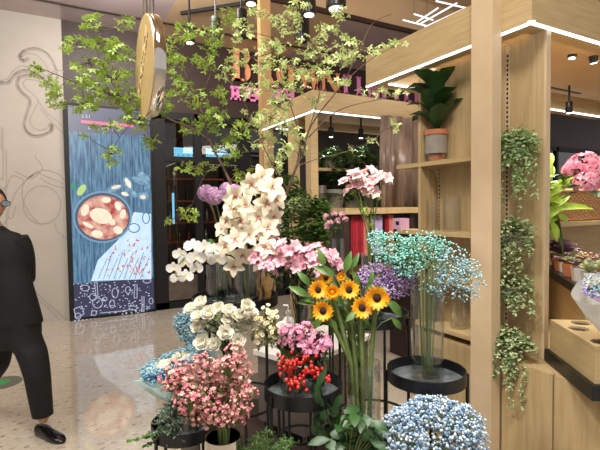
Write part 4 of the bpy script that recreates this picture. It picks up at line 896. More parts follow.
for x_, y_, rx, ry, lab in ((334,166,18,20,'dark leafy plant on the rack under the far canopy, left one'), (362,162,18,18,'dark leafy plant on the rack under the far canopy, right one'), (352,192,18,10,'low dark leafy plant on the rack behind the tall pink blooms')):
    p = onY(x_, 190, 4.08); bush(lab, V((p.x, 4.08, 1.481)), [(x_, y_, rx, ry, 4.5 if 0 else (p-CP).dot(FW))], 'leaf_dark', 420, .055, name='leafy_plant')
p = onY(320, 190, 4.05); vase(V((p.x, 4.05, 1.481)), .07, .24, 'grey glass vase on the rack under the far canopy', 'steel', 0)
# slab counter with ribbons
yb = 3.2
a_, b_ = onY(345, 210, yb), onY(420, 212, yb)
t = thing('ribbon_counter', 'live-edge wood slab counter with a ribbon rail under it', 'counter', (a_.x, yb, 0))
m = MB(); n = 14; top_ = []; 
poly = [V((a_.x+(b_.x-a_.x)*i/n, yb+.02*math.sin(i*1.7), 1.43)) for i in range(n+1)]+[V((b_.x, yb+.4, 1.43)), V((a_.x, yb+.4, 1.43))]
m.prism(poly, V((0, 0, .055))).build('slab', 'oak_flat', t, smooth=False)
MB().box((a_.x+.02, yb+.05, 0), (a_.x+.08, yb+.35, 1.43)).build('leg', 'brown', t, smooth=False); MB().box((b_.x-.08, yb+.05, 0), (b_.x-.02, yb+.35, 1.43)).build('leg', 'brown', t, smooth=False)
MB().tube([V((a_.x+.08, yb+.08, 1.4)), V((b_.x-.08, yb+.08, 1.4))], .01, 8).build('rail', 'black', t)
for a, b, mt, lab in ((350, 357, 'red_cloth', 'deep red ribbon, left of the red pair'), (357, 362, 'red_cloth', 'deep red ribbon, right of the red pair'), (362, 367, 'salmon_cloth', 'salmon ribbon hanging next to the red ones'), (370, 374, 'lilac_cloth', 'pale blue-lilac ribbon behind the pink bloom stems'), (374, 381, 'lilac_cloth', 'wide lilac ribbon hanging from the rail'), (384, 387, 'red_cloth', 'narrow red ribbon right of the lilac one'), (388, 392, 'salmon_cloth', 'narrow salmon ribbon, rightmost on the rail')):
    x0_, x1_ = onY(a, 240, yb+.08).x, onY(b, 240, yb+.08).x; m = MB(); n = 8
    vs = []; 
    for j in range(n+1): xx = x0_+(x1_-x0_)*j/n; yy = yb+.066+.008*math.sin(j*2.2); vs += [V((xx, yy, 1.412)), V((xx, yy, 1.05))]
    m.add(vs, [(2*j, 2*j+1, 2*j+3, 2*j+2) for j in range(n)]); m.tube([V((x0_, yb+.08, 1.4)), V((x1_, yb+.08, 1.4))], .014, 10); m.build('ribbon', mt, origin=(x0_, yb+.07, 1.4), label=lab, category='ribbon')
# plastic veil panel
a, b = onY(381, 200, 3.45).x, onY(424, 200, 3.45).x; m = MB(); n = 24; vs = []
for j in range(n+1): xx = a+(b-a)*j/n; yy = 3.45+.03*math.sin(j*1.1)+.015*math.sin(j*2.7); vs += [V((xx, yy, 1.486)), V((xx+.02*math.sin(j), yy+.02, 1.9)), V((xx, yy, 2.38))]
m.add(vs, [(3*j+q, 3*j+q+1, 3*j+4+q, 3*j+3+q) for j in range(n) for q in (0, 1)]); o = m.build('plastic_sheet', 'veil', origin=(a, 3.45, 1.49), label='crinkled translucent brownish sheet hanging beside the tall shelves', category='sheet')
sm_ = o.modifiers.new('thick', 'SOLIDIFY'); sm_.thickness = .002
gb = onX(403, 226, 2.17); gb.z = 1.3355
t = thing('gift_box', 'small lilac-pink box behind the teal flowers', 'box', gb)
MB().box((2.12, gb.y-.03, gb.z), (2.20, gb.y+.05, gb.z+.075)).build('box', 'pink_box', t, smooth=False); MB().box((2.117, gb.y-.015, gb.z+.03), (2.12, gb.y+.015, gb.z+.055)).build('tag', 'matte_black', t, smooth=False)
# ------------------------------------------------------------------ cart, bottle
C0 = G(303, 2.55, .6); ca = (RT*.636+FW*.772).normalized(); cbv = (-RT*.772+FW*.636).normalized()
t = thing('work_cart', 'white-topped steel work cart behind the sunflower stems', 'cart', V((C0.x, C0.y, .08)))
MB().obox(C0-UP*.03, ca*.75, cbv*.42, UP*.03).build('top', 'white', t, smooth=False)
MB().obox(C0-UP*.45+ca*.02+cbv*.02, ca*.71, cbv*.38, UP*.42).build('body', 'veil_grey', t, smooth=False)
for a, b in ((.04, .04), (.7, .04), (.04, .37), (.7, .37)): q = C0+ca*a+cbv*b; MB().tube([V((q.x, q.y, .08)), V((q.x, q.y, .16))], .015, 8).build('leg', 'steel', t)
q = G(287, 2.72, .6005); t = thing('pump_bottle', 'white pump bottle with a teal edge behind the tiny daisies', 'bottle', q)
MB().lathe([(0, 0), (.034, 0), (.036, .01), (.036, .2), (.028, .225), (.012, .235), (.012, .25), (0, .25)], q, 20).build('body', 'white', t); MB().lathe([(.0365, .08), (.0365, .19)], q, 6, a0=2.4, a1=3.6).build('label_strip', 'teal_label', t)
MB().lathe([(0, .25), (.016, .25), (.016, .27), (.005, .272), (.005, .3), (0, .3)], q, 12).build('pump', 'white', t); MB().tube([q+UP*.3, q+UP*.302-RT*.03], .006, 8).build('spout', 'white', t)
for x_, lab, r, mt in ((259, 'brown dried seed pod standing behind the daisies, left one', .012, 'cone'), (267, 'yellowish ribbed dried pod standing behind the daisies, right one', .017, 'cone')):
    b = off(S6, -.0, 0); pz = D(x_, 300, 2.05); base = D(x_, 303, 2.2) ; base.z = 1.031
    base = V((S6.x, S6.y, 1.031)) + RT*(.04 if x_ < 265 else .15) - FW*(.0 if x_ < 265 else .1) if x_ < 0 else base
    t = thing('dried_pod', lab, 'pod', base); MB().tube([base, base+UP*.05+RT*.006, base+UP*.1-RT*.004, base+UP*.15+RT*.008], [r*.8, r, r*.9, r*.3], 10).build('pod', mt, t); MB().tube([base+UP*.15+RT*.008, base+UP*.17+RT*.01], .003, 6).build('tip', 'bark', t)
# ------------------------------------------------------------------ trailing plants on the panel
random.seed(66)
def trailer(label, y_top, y_bot, spread, z, lm, Y, n=150, tr=5, X=2.2):
    c = V((X, Y, z)); t = thing('trailing_plant', label, 'plant', c)
    MB().lathe([(0, 0), (.04, 0), (.05, .08), (.044, .08), (.036, .01), (0, .01)], c, 20).build('pot', 'concrete', t); MB().box((X+.04, Y-.01, z+.02), (2.27, Y+.01, z+.06)).build('hook', 'black', t, smooth=False)
    m = MB(); k = MB()
    for i in range(int(n*1.3)):
        e = rdir(-.3, 1); p = c+V((-.02, -.01, .08))+V((e.x*.07, e.y*.13*spread*U(.5, 1), e.z*.10*U(.4, 1))); m.tube([c+UP*.07, p], .0009, 3, cap=False)
        k.petal(p, (UP+rdir()).normalized(), rdir(-.5, .5), U(.018, .03), .014, .2, -.2, 0, .06, (.3, 1, .8, .1))
    for j in range(tr*2):
        a = U(0, 6.28); L = U(.1, 1)*y_bot; P = [c+UP*.08]; q = V((-abs(math.cos(a))*.05-(.015 if X > 2.18 else .06), math.sin(a)*.13*spread*U(.4, 1), 0))
        P += [c+q+UP*(.06-L*s_)+V((0, U(-.01, .01), 0)) for s_ in [s2/6 for s2 in range(7)]]; m.tube(P, .0011, 3)
        for s_ in range(1, 7):
            for w in range(7): p = P[s_].lerp(P[min(s_+1, 7)], U(0, 1))+rdir()*.008; k.petal(p, (UP+rdir()).normalized(), rdir(-.8, .2), U(.015, .027), .013, .2, -.3, 0, .06, (.3, 1, .8, .1))
    m.build('stems', 'stem', t); k.build('leaves', lm, t)
def yat(px_): return onX(px_, 200, 2.2).y
trailer('trailing plant with grey-green leaves, topmost on the oak panel', 0, .38, 1.1, onX(514, 160, 2.2).z, 'leaf_pale', yat(515), 300, 8)
trailer('variegated trailing plant, second from the top on the oak panel', 0, .2, 1, onX(514, 248, 2.2).z, 'leaf_var', yat(514), 260, 8)
trailer('variegated trailing plant, third from the top on the oak panel', 0, .14, 1, onX(513, 300, 2.2).z, 'leaf_var', yat(513), 200, 5)
trailer('variegated trailing plant, lowest on the oak panel above the cabinet', 0, .30, 1.2, .6715, 'leaf_var', yat(514), 360, 8, 2.165)
# ------------------------------------------------------------------ right side displays
random.seed(88)
a8 = (RT*math.sin(R(8))+FW*math.cos(R(8))); b8 = (RT*math.cos(R(8))-FW*math.sin(R(8)))
K0 = onZ(592, 386, .735)
t = thing('display_tray', 'angled black tray edge under the oak bouquet holder', 'tray', V((K0.x, K0.y, .671)))
MB().obox(V((K0.x, K0.y, .671)), a8*.50, b8*.7, UP*.065).build('tray', 'black', t, smooth=False)
K1 = V((K0.x, K0.y, .7365))+a8*.02+b8*.02
t = thing('bouquet_holder', 'oak box with round holes for bouquets on the black tray', 'holder', K1)
# top with holes: ring-filled grid
def holed(O, ax_, bx_, L, W, H, holes):
    m = MB(); m.obox(O, ax_*L, bx_*W, UP*(H-.012)); 
    n = 40; na, nb = int(L/.006), int(W/.006)
    for i in range(na):
        j0 = None
        for j in range(nb+1):
            ok = j < nb and not any(((i+.5)*L/na-h[0])**2+((j+.5)*W/nb-h[1])**2 < h[2]**2 for h in holes)
            if ok and j0 is None: j0 = j
            if not ok and j0 is not None: m.obox(O+ax_*(i*L/na)+bx_*(j0*W/nb)+UP*(H-.012), ax_*(L/na), bx_*((j-j0)*W/nb), UP*.012); j0 = None
    return m
def loc8(px_, py_, z, O): p = onZ(px_, py_, z)-O; return p.dot(a8), p.dot(b8)
HT = K1.z+.16; hs = [(min(max(a, .07), .40), min(max(b, .062), .5), r) for (a, b), r in ((loc8(557, 328, HT, K1), .044), (loc8(579, 322, HT, K1), .044), (loc8(592, 345, HT, K1), .046))]
hs[1] = (hs[1][0], max(hs[1][1], hs[0][1]+.12 if abs(hs[1][0]-hs[0][0]) < .09 else 0), .044)
holed(K1, a8, b8, .46, .66, .16, hs).build('box', 'oak_flat', t, smooth=False)
for h in hs:
    q = K1+a8*h[0]+b8*h[1]+UP*.1495; MB().lathe([(0, 0), (h[2]*.98, 0)], q, 24).build('hole_shade', 'soil', t)  # dark soil colour stands in for the deep shade inside each hole
# upper tray + board behind
Z2 = 1.05; K2 = onZ(581, 289, Z2); a8 = (RT*math.sin(R(18))+FW*math.cos(R(18))); b8 = (RT*math.cos(R(18))-FW*math.sin(R(18)))
t = thing('succulent_tray', 'long black tray holding the potted succulents', 'tray', V((K2.x, K2.y, Z2-.05)))
MB().obox(V((K2.x, K2.y, Z2-.05)), a8*1.02, b8*.8, UP*.05).build('tray', 'black', t, smooth=False)
MB().obox(V((K2.x, K2.y, .671))+a8*.03+b8*.03, a8*.95, b8*.02, UP*(Z2-.05-.671)).build('support_board', 'oak_flat', t, smooth=False)
def succ(a, b, k, lab, big=1, kind=0):
    c = V((K2.x, K2.y, Z2+.001))+a8*a+b8*b; t = thing('succulent', lab, 'succulent', c); s = .042*big
    mt = 'white' if kind < 2 else 'terracotta'
    MB().lathe([(0, 0), (s*.8, 0), (s, s*1.7), (s*.9, s*1.7), (s*.75, .006), (0, .006)], c, 4 if kind < 2 else 20, a0=0, a1=6.28319).build('pot', mt, t)
    m = MB(); top_ = c+UP*s*1.7
    for r_ in range(3):
        cnt = (5, 7, 9)[r_]
        for i in range(cnt):
            a_ = 6.2832*i/cnt+r_*.4; d = V((math.cos(a_), math.sin(a_), 0)); m.petal(top_, UP, d, s*(.8+.35*r_), s*.55, 1.3-.4*r_, 1.1-.35*r_, 0, .2, (.5, 1, .8, .1))
    if k % 3 == 0:
        for i in range(8): d = rdir(.3, 1); m.ico(top_+d*s*1.4, s*.3)
    m.build('rosette', ('succ_green', 'succ_pink', 'succ_purple', 'leaf_pale')[k % 4], t)
lb = ('nearest the front edge', 'in the second row', 'in the third row', 'in the fourth row', 'in the back row')
cn = ('at the aisle side', 'second from the aisle', 'third from the aisle', 'fourth from the aisle', 'fifth from the aisle')
for i in range(5):
    for j in range(5): succ(.07+i*.19+U(-.02, .02), .06+j*.14+U(-.01, .01), i*2+j*3, 'small potted succulent %s of the black tray, %s' % (lb[i], cn[j]), U(.9, 1.15), (i+j) % 3)
# purple leafy one in a big clay pot and stepped board, basket, hydrangeas
BZ = 1.37; YB_ = 1.85
bx0 = onY(546, 222, YB_)
t = thing('step_shelf', 'oak step shelf carrying the wicker basket', 'shelf', (2.5, YB_, .67))
BZ = onY(570, 222, YB_).z
MB().box((2.75, YB_, BZ-.03), (4.6, 2.55, BZ)).build('board', 'oak_flat', t, smooth=False); MB().box((2.8, YB_+.35, .671), (4.5, YB_+.38, BZ-.03)).build('riser', 'oak_flat', t, smooth=False)
MB().box((2.76, YB_+.02, .671), (2.79, 2.5, BZ-.03)).build('side', 'oak', t, smooth=False)
bl, br = onY(556, 200, YB_+.03).x, 4.0; bh = .21
t = thing('wicker_basket', 'brown wicker basket full of pink hydrangeas on the step shelf', 'basket', (bl, YB_+.03, BZ))
m = MB(); nrow = 12
m.box((bl+.01, YB_+.05, BZ+.001), (br-.01, YB_+.33, BZ+.012))
for j in range(nrow):
    z = BZ+.012+j*bh/nrow+.008; P = []
    for (xa, ya, xb, yb2) in ((bl, YB_+.04, br, YB_+.04), (br, YB_+.04, br, YB_+.34), (br, YB_+.34, bl, YB_+.34), (bl, YB_+.34, bl, YB_+.04)):
        n = max(4, int(math.hypot(xb-xa, yb2-ya)/.025))
        for q in range(n): s_ = q/n; w = .006*(1 if (q+j) % 2 else -1); P.append(V((xa+(xb-xa)*s_+(w if xa == xb else 0), ya+(yb2-ya)*s_+(w if ya == yb2 else 0), z)))
    m.tube(P+[P[0]], .011, 5)
m.build('weave', 'wicker', t)
m = MB(); P = [V((bl, YB_+.04, BZ+bh+.01)), V((br, YB_+.04, BZ+bh+.01)), V((br, YB_+.34, BZ+bh+.01)), V((bl, YB_+.34, BZ+bh+.01)), V((bl, YB_+.04, BZ+bh+.01))]; m.tube(P, .016, 8).build('rim', 'wicker', t)
for x_, y_, r, lab in ((584, 168, .10, 'large round pink hydrangea head at the back of the basket'), (586, 184, .07, 'pink hydrangea head hanging over the basket front'), (606, 172, .1, 'pink hydrangea at the right edge of the basket'), (571, 171, .05, 'small pink hydrangea head left in the basket')):
    c = D(x_, y_, 2.75 if y_ < 180 else 2.62); base = V((c.x+.05, YB_+.18, BZ+.03)); base.x = max(base.x, bl+.06); t = thing('hydrangea', lab, 'flower', base)
    MB().tube([base, base.lerp(c, .5)+UP*.02, c], .004, 6).build('stem', 'stem', t); m = MB()
    for i in range(90): n = rdir(-.5, 1); floret(m, c+n*r*U(.85, 1), n, .02, 0, 4)
    m.build('flower_head', 'p_hyd', t); m = MB()
    for i in range(6): d = rdir(-.3, .4); m.petal(c-UP*r*.5+d*.02, UP, d, .12, .07, .2, -.3, 0, .1, (.3, .9, 1, .15))
    m.build('leaves', 'leaf_dark', t)
# lime lily leaves
base = V((2.62, 1.62, .78)); base = V((K2.x, K2.y, Z2+.001))+a8*.70+b8*.07
t = thing('lily_plant', 'lime green long-leaved lily plant beside the wicker basket', 'plant', base)
MB().lathe([(0, 0), (.05, 0), (.06, .09), (.052, .09), (.045, .01), (0, .01)], base, 24).build('pot', 'terracotta', t)
k = MB(); m = MB()
for x_, y_, dx, dy, L in ((546,215,.9,.35,.26),(545,205,.6,.8,.2),(543,190,.4,.9,.16),(544,180,.7,.9,.12),(546,210,1,.12,.3),(541,230,.2,.9,.14),(548,200,.8,-.1,.14),(550,222,.3,-1,.12),(544,196,-.1,1,.14),(548,188,.9,.3,.16),(543,220,.5,.5,.15),(556,214,.8,-.6,.1),(542,210,.1,1,.15),(546,178,.3,.9,.1),(548,196,.7,.6,.18),(544,224,.8,.5,.14),(546,232,.6,-.3,.12),(543,186,.15,1,.16),(550,208,.9,.6,.16),(545,168,.5,.9,.12),(552,190,.8,.7,.14)):
    p = D(x_+1, y_, 2.9); L *= 1.12; m.tube(bez(base+UP*.08, V((base.x, base.y, 1.3)), p, 5), .004, 5); d = (RT*dx+UP*dy+FW*U(-.3, .3)).normalized(); n = (-FW+UP*.8); n = (n-d*n.dot(d)).normalized(); k.petal(p, n, d, L*1.0, .055, .25, -.45, 0, .15, (.35, .9, 1, .7, .08))
m.build('stems', 'stem', t); k.build('leaves', 'leaf_lime', t)
k = MB()
for x_, y_ in ((545,172),(549,178),(553,184)): head_trumpet(k, D(x_, y_, 2.85), UP-FW*.3, .03, 0, 5)
k.build('buds', 'leaf_pale', t)
# purple cabbage-like succulent
c = V((K2.x, K2.y, Z2+.001))+a8*.92+b8*.10; t = thing('purple_rosette_plant', 'large dusky purple rosette in a clay pot behind the succulents', 'succulent', c)
MB().lathe([(0, 0), (.05, 0), (.068, .09), (.06, .09), (.045, .01), (0, .01)], c, 24).build('pot', 'terracotta', t); m = MB()
for r_ in range(4):
    for i in range(7): a_ = 6.2832*i/7+r_*.5; m.petal(c+UP*(.09+.01*r_), UP, V((math.cos(a_), math.sin(a_), 0)), .14-.02*r_, .08, .5+.3*r_, .1+.3*r_, 0, .2, (.5, 1, 1, .4))
m.build('rosette', 'succ_purple', t)
# white wrapped bouquet at right edge
c = K1+a8*hs[2][0]+b8*hs[2][1]+UP*.15; c = c+b8*.03; top = D(612, 292, (c-CP).dot(FW)-.06)
t, ax, tt, bb = wrapped('white paper bouquet of mixed blooms standing in the oak holder', c, top-c, .13, (top-c).length, 'wrap_white', 'bouquet')
cc = top; m = MB(); m2 = MB(); m3 = MB(); m4 = MB()
for i in range(12): e = rdir(0, 0)*U(.2, 1)*.08; head_rose(m, cc+tt*e.x+bb*e.y+ax*.03, ax+rdir()*.4, .025)
for i in range(260): e = rdir(0, 0)*U(.5, 1.05)*.1; m2.ico(cc+tt*e.x+bb*e.y+ax*U(.0, .06), .0055)
for i in range(50): a = U(3.2, 5.2); m3.petal(cc+(tt*math.cos(a)+bb*math.sin(a))*U(.07, .1), ax, rdir(), .02, .02, .8, .3)
for i in range(26): e = rdir(0, 0)*U(.3, 1)*.1; m4.petal(cc+tt*e.x+bb*e.y, ax, rdir(), .04, .016, 1, .6)
m.build('white_blooms', 'p_white', t); m2.build('blue_florets', 'g_blue', t, kind='stuff'); m3.build('purple_blooms', 'g_lilac', t); m4.build('leaves', 'leaf', t)
# ------------------------------------------------------------------ person
def skin_obj(name, verts, edges, radii, m, parent, root=0, sub=2, **tags):
    w = V(parent['_w']); me = bpy.data.meshes.new(name); me.from_pydata([tuple(V(v)-w) for v in verts], edges, []); me.materials.append(M[m]); o = bpy.data.objects.new(name, me); COL.objects.link(o); o.parent = parent
    sk = o.modifiers.new('skin', 'SKIN'); sk.use_smooth_shade = True
    for i, r_ in enumerate(radii):
        d = me.skin_vertices[0].data[i]; d.radius = r_ if isinstance(r_, tuple) else (r_, r_); d.use_root = (i == root)
    ss = o.modifiers.new('sub', 'SUBSURF'); ss.levels = sub; ss.render_levels = sub
    for k_, v_ in tags.items(): o[k_] = v_
    o['_w'] = tuple(w); return o
PD = 2.93
def Pp(x_, y_, dd=0): return D(x_, y_, PD+dd)
ground = G(20, PD, 0); per = thing('person', 'person in black clothes and glasses walking at the left edge, hands behind the back', 'person', ground)
def chain(pts): return [pts[i][0] for i in range(len(pts))], [pts[i][1] for i in range(len(pts))]
pel = Pp(14, 312, .02); wst = Pp(8, 282, .02); chest = Pp(2, 252, .03); neck0 = Pp(-6, 228, .03); neck1 = Pp(-8, 218, .02)
shR = Pp(22, 242, .03); elR = Pp(27, 276, .12); wrR = Pp(10, 293, .2); shL = Pp(-28, 242, .05); elL = Pp(-34, 276, .12); wrL = Pp(-12, 294, .2)
hipR = Pp(24, 322, 0); knR = Pp(37, 374, -.05); anR = Pp(44, 424, .0); hipL = Pp(2, 322, .05); knL = Pp(-4, 368, .12); anL = Pp(-26, 402, .38)
anR.z = max(anR.z, .09)
V_ = [pel, wst, chest, neck0, neck1, shR, elR, wrR, shL, elL, wrL, hipR, knR, anR, hipL, knL, anL]
E_ = [(0,1),(1,2),(2,3),(3,4),(2,5),(5,6),(6,7),(2,8),(8,9),(9,10),(0,11),(11,12),(12,13),(0,14),(14,15),(15,16)]
RR = [(.11,.08),(.1,.075),(.11,.08),.05,.048,.045,.034,.026,.045,.034,.026,.07,.045,.034,.07,.045,.034]
V_[5] = V_[5]-UP*.02; V_[8] = V_[8]-UP*.02
body = skin_obj('body', V_, E_, RR, 'skin', per)
hd = Pp(-8, 204, .0)
fdir = (-FW*.55+RT*.85).normalized(); fx = fdir.cross(UP).normalized()   # face turned towards the right
m = MB(); n, hN = 24, 18; vs = []; fs = []
for i in range(hN+1):
    th = math.pi*i/hN
    for k_ in range(n):
        a = 6.2832*k_/n; f_ = math.cos(a); s_ = math.sin(a); z = math.cos(th); rr_ = math.sin(th)
        w = .074; dpt = .092; h = .112
        if z < 0: w *= 1-.28*(-z); dpt *= 1-.06*(-z)
        nose = .016*max(0, 1-abs(z+.12)/.25)*max(0, f_-.93)/.07
        brow = .004*max(0, 1-abs(z-.2)/.12)*max(0, f_); chin = .008*max(0, 1-abs(z+.8)/.2)*max(0, f_)
        vs.append(hd+fdir*(f_*rr_*dpt+nose+brow+chin)+fx*(s_*rr_*w)+UP*z*h)
for i in range(hN):
    for k_ in range(n): k2 = (k_+1) % n; fs.append((i*n+k_, (i+1)*n+k_, (i+1)*n+k2, i*n+k2))
m.add(vs, fs)
for s_ in (-1, 1): m.ball(hd+fx*s_*.072-fdir*.005-UP*.01, .02, 0, 10, 8, (.6, .6, 1.4))
head = m.build('head', 'skin', per)
m = MB(); vs = []; fs = []; hN2 = 10
for i in range(hN2+1):
    th = math.pi*.62*i/hN2
    for k_ in range(n):
        a = 6.2832*k_/n; f_ = math.cos(a); lim = .56 if f_ < 0 else .56-.27*f_; th2 = math.pi*lim*i/hN2; z = math.cos(th2); rr_ = math.sin(th2)
        vs.append(hd+fdir*(f_*rr_*.1-.003)+fx*(math.sin(a)*rr_*.083)+UP*(z*.122+.002))
for i in range(hN2):
    for k_ in range(n): k2 = (k_+1) % n; fs.append((i*n+k_, (i+1)*n+k_, (i+1)*n+k2, i*n+k2))
m.add(vs, fs); m.build('hair', 'hair', per)
for s_ in (-1, 1):
    e = hd+fdir*.079+fx*s_*.031+UP*.004; MB().ball(e, .011, 0, 10, 8).build('eye', 'white', head); MB().ball(e+fdir*.008, .005, 0, 8, 6).build('pupil', 'hair', head)
m = MB(); m.tube([hd+fdir*.084-UP*.058-fx*.022, hd+fdir*.092-UP*.06, hd+fdir*.084-UP*.058+fx*.022], [.003, .006, .003], 6); m.build('mouth', 'lip', head)
m = MB()
for s_ in (-1, 1):
    cg = hd+fdir*.105+fx*s_*.034+UP*.002; m.tube([cg+fx*.028*math.cos(a)+UP*.019*math.sin(a) for a in [6.2832*q/16 for q in range(17)]], .0022, 6); m.tube([cg+fx*s_*.028+UP*.008, hd+fx*s_*.078+UP*.008-fdir*.0], .0022, 6)
m.tube([hd+fdir*.108+fx*.007, hd+fdir*.108-fx*.007], .002, 6); gl = m.build('glasses', 'matte_black', per)
m = MB()
for s_ in (-1, 1): cg = hd+fdir*.105+fx*s_*.034+UP*.002; m.lathe([(0, 0), (.02, 0)], cg, 16, axis=fdir)
m.build('lenses', 'lens_glass', gl)
def hand(wr, d, side):
    vs = [wr, wr+d*.045, wr+d*.085]; rr_ = [(.026, .016), (.036, .014), (.036, .013)]; ed = [(0, 1), (1, 2)]
    skin_obj('hand', vs, ed, rr_, 'skin', body, sub=2)
    sd = d.cross(FW).normalized()
    for i, L in enumerate((.062, .072, .068, .055)):
        b0 = wr+d*.08+sd*(.026-.0175*i); P = [b0, b0+d*L*.5-FW*.004, b0+d*L*.75-FW*L*.22, b0+d*L*.85-FW*L*.42]; skin_obj('finger', P, [(0, 1), (1, 2), (2, 3)], [.009, .0085, .008, .0065], 'skin', body, sub=1)
    b0 = wr+d*.03+sd*.026; P = [b0, b0+sd*.02+d*.02, b0+sd*.028+d*.045-FW*.008]; skin_obj('thumb', P, [(0, 1), (1, 2)], [.011, .010, .008], 'skin', body, sub=1)
hand(wrR, (-RT+UP*-.2).normalized(), 1); hand(wrL, (RT+UP*-.25).normalized(), -1)
# clothes
def loft(mb, secs, n=20, flat=False):
    P = []
    for i in range(len(secs)-1):
        p0, p1, p2, p3 = secs[max(i-1, 0)], secs[i], secs[i+1], secs[min(i+2, len(secs)-1)]
        for k_ in range(4):
            t_ = k_/4; f = lambda a, b, c_, d: .5*((b*2)+(c_-a)*t_+(a*2-b*5+c_*4-d)*t_*t_+(b*3-a-c_*3+d)*t_**3)
            P.append((f(p0[0], p1[0], p2[0], p3[0]), f(p0[1], p1[1], p2[1], p3[1]), f(p0[2], p1[2], p2[2], p3[2])))
    P.append(secs[-1]); vs = []; fs = []
    for (c_, rx, ry) in P:
        for k_ in range(n): a = 6.2832*k_/n; vs.append(c_+RT*math.cos(a)*rx+FW*math.sin(a)*ry)
    for i in range(len(P)-1):
        for k_ in range(n): k2 = (k_+1) % n; fs.append((i*n+k_, (i+1)*n+k_, (i+1)*n+k2, i*n+k2))
    mb.add(vs, fs)
m = MB()
loft(m, [(Pp(-7, 226, .03), .058, .056), (Pp(-6, 231, .03), .10, .075), (Pp(-4, 236, .03), .165, .09), (Pp(-2, 252, .03), .185, .11), (Pp(2, 270, .03), .17, .115), (Pp(8, 290, .02), .165, .115), (Pp(12, 310, .02), .175, .125), (Pp(14, 323, .02), .18, .13), (Pp(14, 323, .02)+UP*.01, .15, .11)])
for sh, el, wr in ((shR, elR, wrR), (shL, elL, wrL)):
    m.tube(bez(sh+UP*.03-(RT*.02 if sh is shR else RT*-.02), sh.lerp(el, .5)+(RT*.02 if sh is shR else RT*-.02), el, 8)+bez(el, el+(el-sh)*.12, wr.lerp(el, .05), 8)[1:], [.055, .062, .062, .06, .057, .054, .052, .052, .054, .052, .05, .047, .045, .043, .041], 16)
m.build('jacket', 'cloth_black', per)
MB().lathe([(.06, -.02), (.062, .015), (.056, .03), (.05, .03), (.052, 0)], Pp(-6, 231, .03), 20).build('collar', 'cloth_black', per)
m = MB(); TR = anR.lerp(knR, .17); TL = anL.lerp(knL, .10)
loft(m, [(Pp(12, 304, .02), .15, .1), (Pp(14, 318, .02), .165, .12), (Pp(15, 334, .02), .165, .12), (Pp(18, 346, .02), .13, .10)])
loft(m, [(Pp(22, 320, 0), .085, .10), (Pp(25, 340, 0), .105, .105), (hipR.lerp(knR, .6), .092, .095), (knR, .078, .082), (knR.lerp(TR, .5), .07, .075), (TR, .062, .068)])
loft(m, [(Pp(4, 320, .04), .085, .10), (Pp(1, 340, .05), .10, .105), (hipL.lerp(knL, .6), .085, .095), (knL, .075, .08), (knL.lerp(TL, .5), .065, .075), (TL, .06, .068)])
m.build('trousers', 'cloth_black', per)
def shoe(an, d, flat_z):
    t = MB(); s = d.cross(UP).normalized(); prof = [(-.07, .028, .07), (-.05, .036, .075), (0, .038, .078), (.05, .04, .062), (.10, .046, .048), (.15, .044, .04), (.185, .03, .03), (.2, .012, .018)]; n = 12; vs = []; fs = []
    b0 = V((an.x, an.y, flat_z))
    for (x_, w, h) in prof:
        for k_ in range(n):
            a = 6.2832*k_/n; zz = math.sin(a); vs.append(b0+d*x_+s*(w*math.cos(a)*(1 if zz > -.3 else .95))+UP*(max(0.0, .5*h+h*.5*zz*(1.0)) if zz > 0 else .5*h*(1+max(zz*1.6, -1))+.0))
    for i in range(len(prof)-1):
        for k_ in range(n): k2 = (k_+1) % n; fs.append((i*n+k_, i*n+k2, (i+1)*n+k2, (i+1)*n+k_))
    fs += [tuple(range(n)), tuple(range((len(prof)-1)*n, len(prof)*n))[::-1]]
    t.add(vs, fs); o = t.build('shoe', 'shoe', per); m = MB()
    for i in range(3): m.tube([b0+d*(.03+.02*i)-s*.02+UP*(.07-.008*i), b0+d*(.03+.02*i)+UP*(.078-.01*i), b0+d*(.03+.02*i)+s*.02+UP*(.07-.008*i)], .0025, 5)
    m.build('laces', 'matte_black', o)
shoe(anR, (RT*.85-FW*.45).normalized(), .0); shoe(anL, (RT*.8-FW*.6).normalized(), .0)
q = onZ(1, 383, .0); t = thing('floor_sticker', 'round grey floor sticker with a green mark beside the walking leg', 'sticker', q)
MB().lathe([(0, .003), (.16, .003), (.16, 0)], q, 32).build('disc', 'sticker', t); MB().lathe([(0, .005), (.07, .005), (.07, .003)], q, 24).build('mark', 'sticker_green', t)
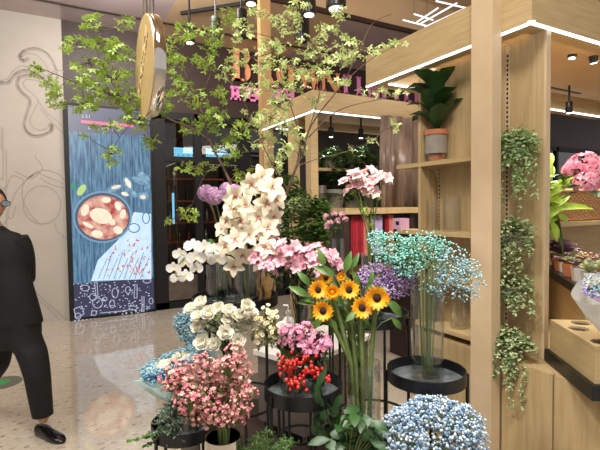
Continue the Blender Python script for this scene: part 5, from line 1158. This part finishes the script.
# ------------------------------------------------------------------ lights
w = bpy.data.worlds.new('world'); S.world = w; w.use_nodes = True; w.node_tree.nodes['Background'].inputs[0].default_value = (1, .96, .92, 1); w.node_tree.nodes['Background'].inputs[1].default_value = .6
def area(loc, to, sx, sy, p, col=(1, .955, .90)):
    l = bpy.data.lights.new('area_fill', 'AREA'); l.shape = 'RECTANGLE'; l.size = sx; l.size_y = sy; l.energy = p; l.color = col
    o = bpy.data.objects.new('area_fill', l); COL.objects.link(o); o.location = loc; o.rotation_euler = (V(to)-V(loc)).to_track_quat('-Z', 'Y').to_euler()
area((-1.5, 2.5, 4.4), (-1.5, 3, 0), 2.5, 2.5, 90)
area((-.5, 3.6, 3.2), (.6, 6.0, 4.4), 2.0, 1.0, 45)  # added upward wash to brighten the ceiling, no fitting there
area((3.6, 2.1, 2.9), (2.6, 3.2, 4.5), 1.6, .8, 26, (1, .88, .74))  # added wash above the near canopy, lifts the ceiling tone
area((.9, 4.9, 3.9), (2.4, 6.85, 3.5), 1.6, .4, 60)  # added fill that brightens the sign letters and brown fascia
area((3.0, 1.9, 2.53), (3.0, 1.9, 0), 1.2, .8, 48, (1, .92, .8))  # added fill under the near canopy, brightens basket and succulents
area((-1.8, 4.6, 4.3), (-1.5, 6.85, 1.8), 2, .5, 26)  # added fill to brighten the pale wall with the drawings
area((.3, .2, 4.3), (.8, 1.8, .8), .8, .8, 110)
area((3.3, 7.9, 2.8), (3.3, 8.0, 0), 2.0, .5, 12, (1, .8, .6))
def sp(loc, to, p, size=50, soft=.06):
    l = bpy.data.lights.new('spot_lamp', 'SPOT'); l.energy = p; l.spot_size = R(size); l.spot_blend = .6; l.shadow_soft_size = soft; l.color = (1, .965, .90)
    o = bpy.data.objects.new('spot_lamp', l); COL.objects.link(o); o.location = loc; o.rotation_euler = (V(to)-V(loc)).to_track_quat('-Z', 'Y').to_euler()
sp((-.6, 1.2, 4.3), G(300, 1.9, 1.2), 330, 42, .1); sp((1.0, .2, 4.3), G(330, 1.8, .9), 240, 38, .1); sp((-.3, 2.6, 4.3), G(235, 2.1, 1.7), 150, 40, .1)
S.view_settings.view_transform = 'Standard'; S.view_settings.look = 'None'; S.view_settings.gamma = 1; S.view_settings.exposure = 0
for o in bpy.data.objects:
    if '_w' in o: del o['_w']
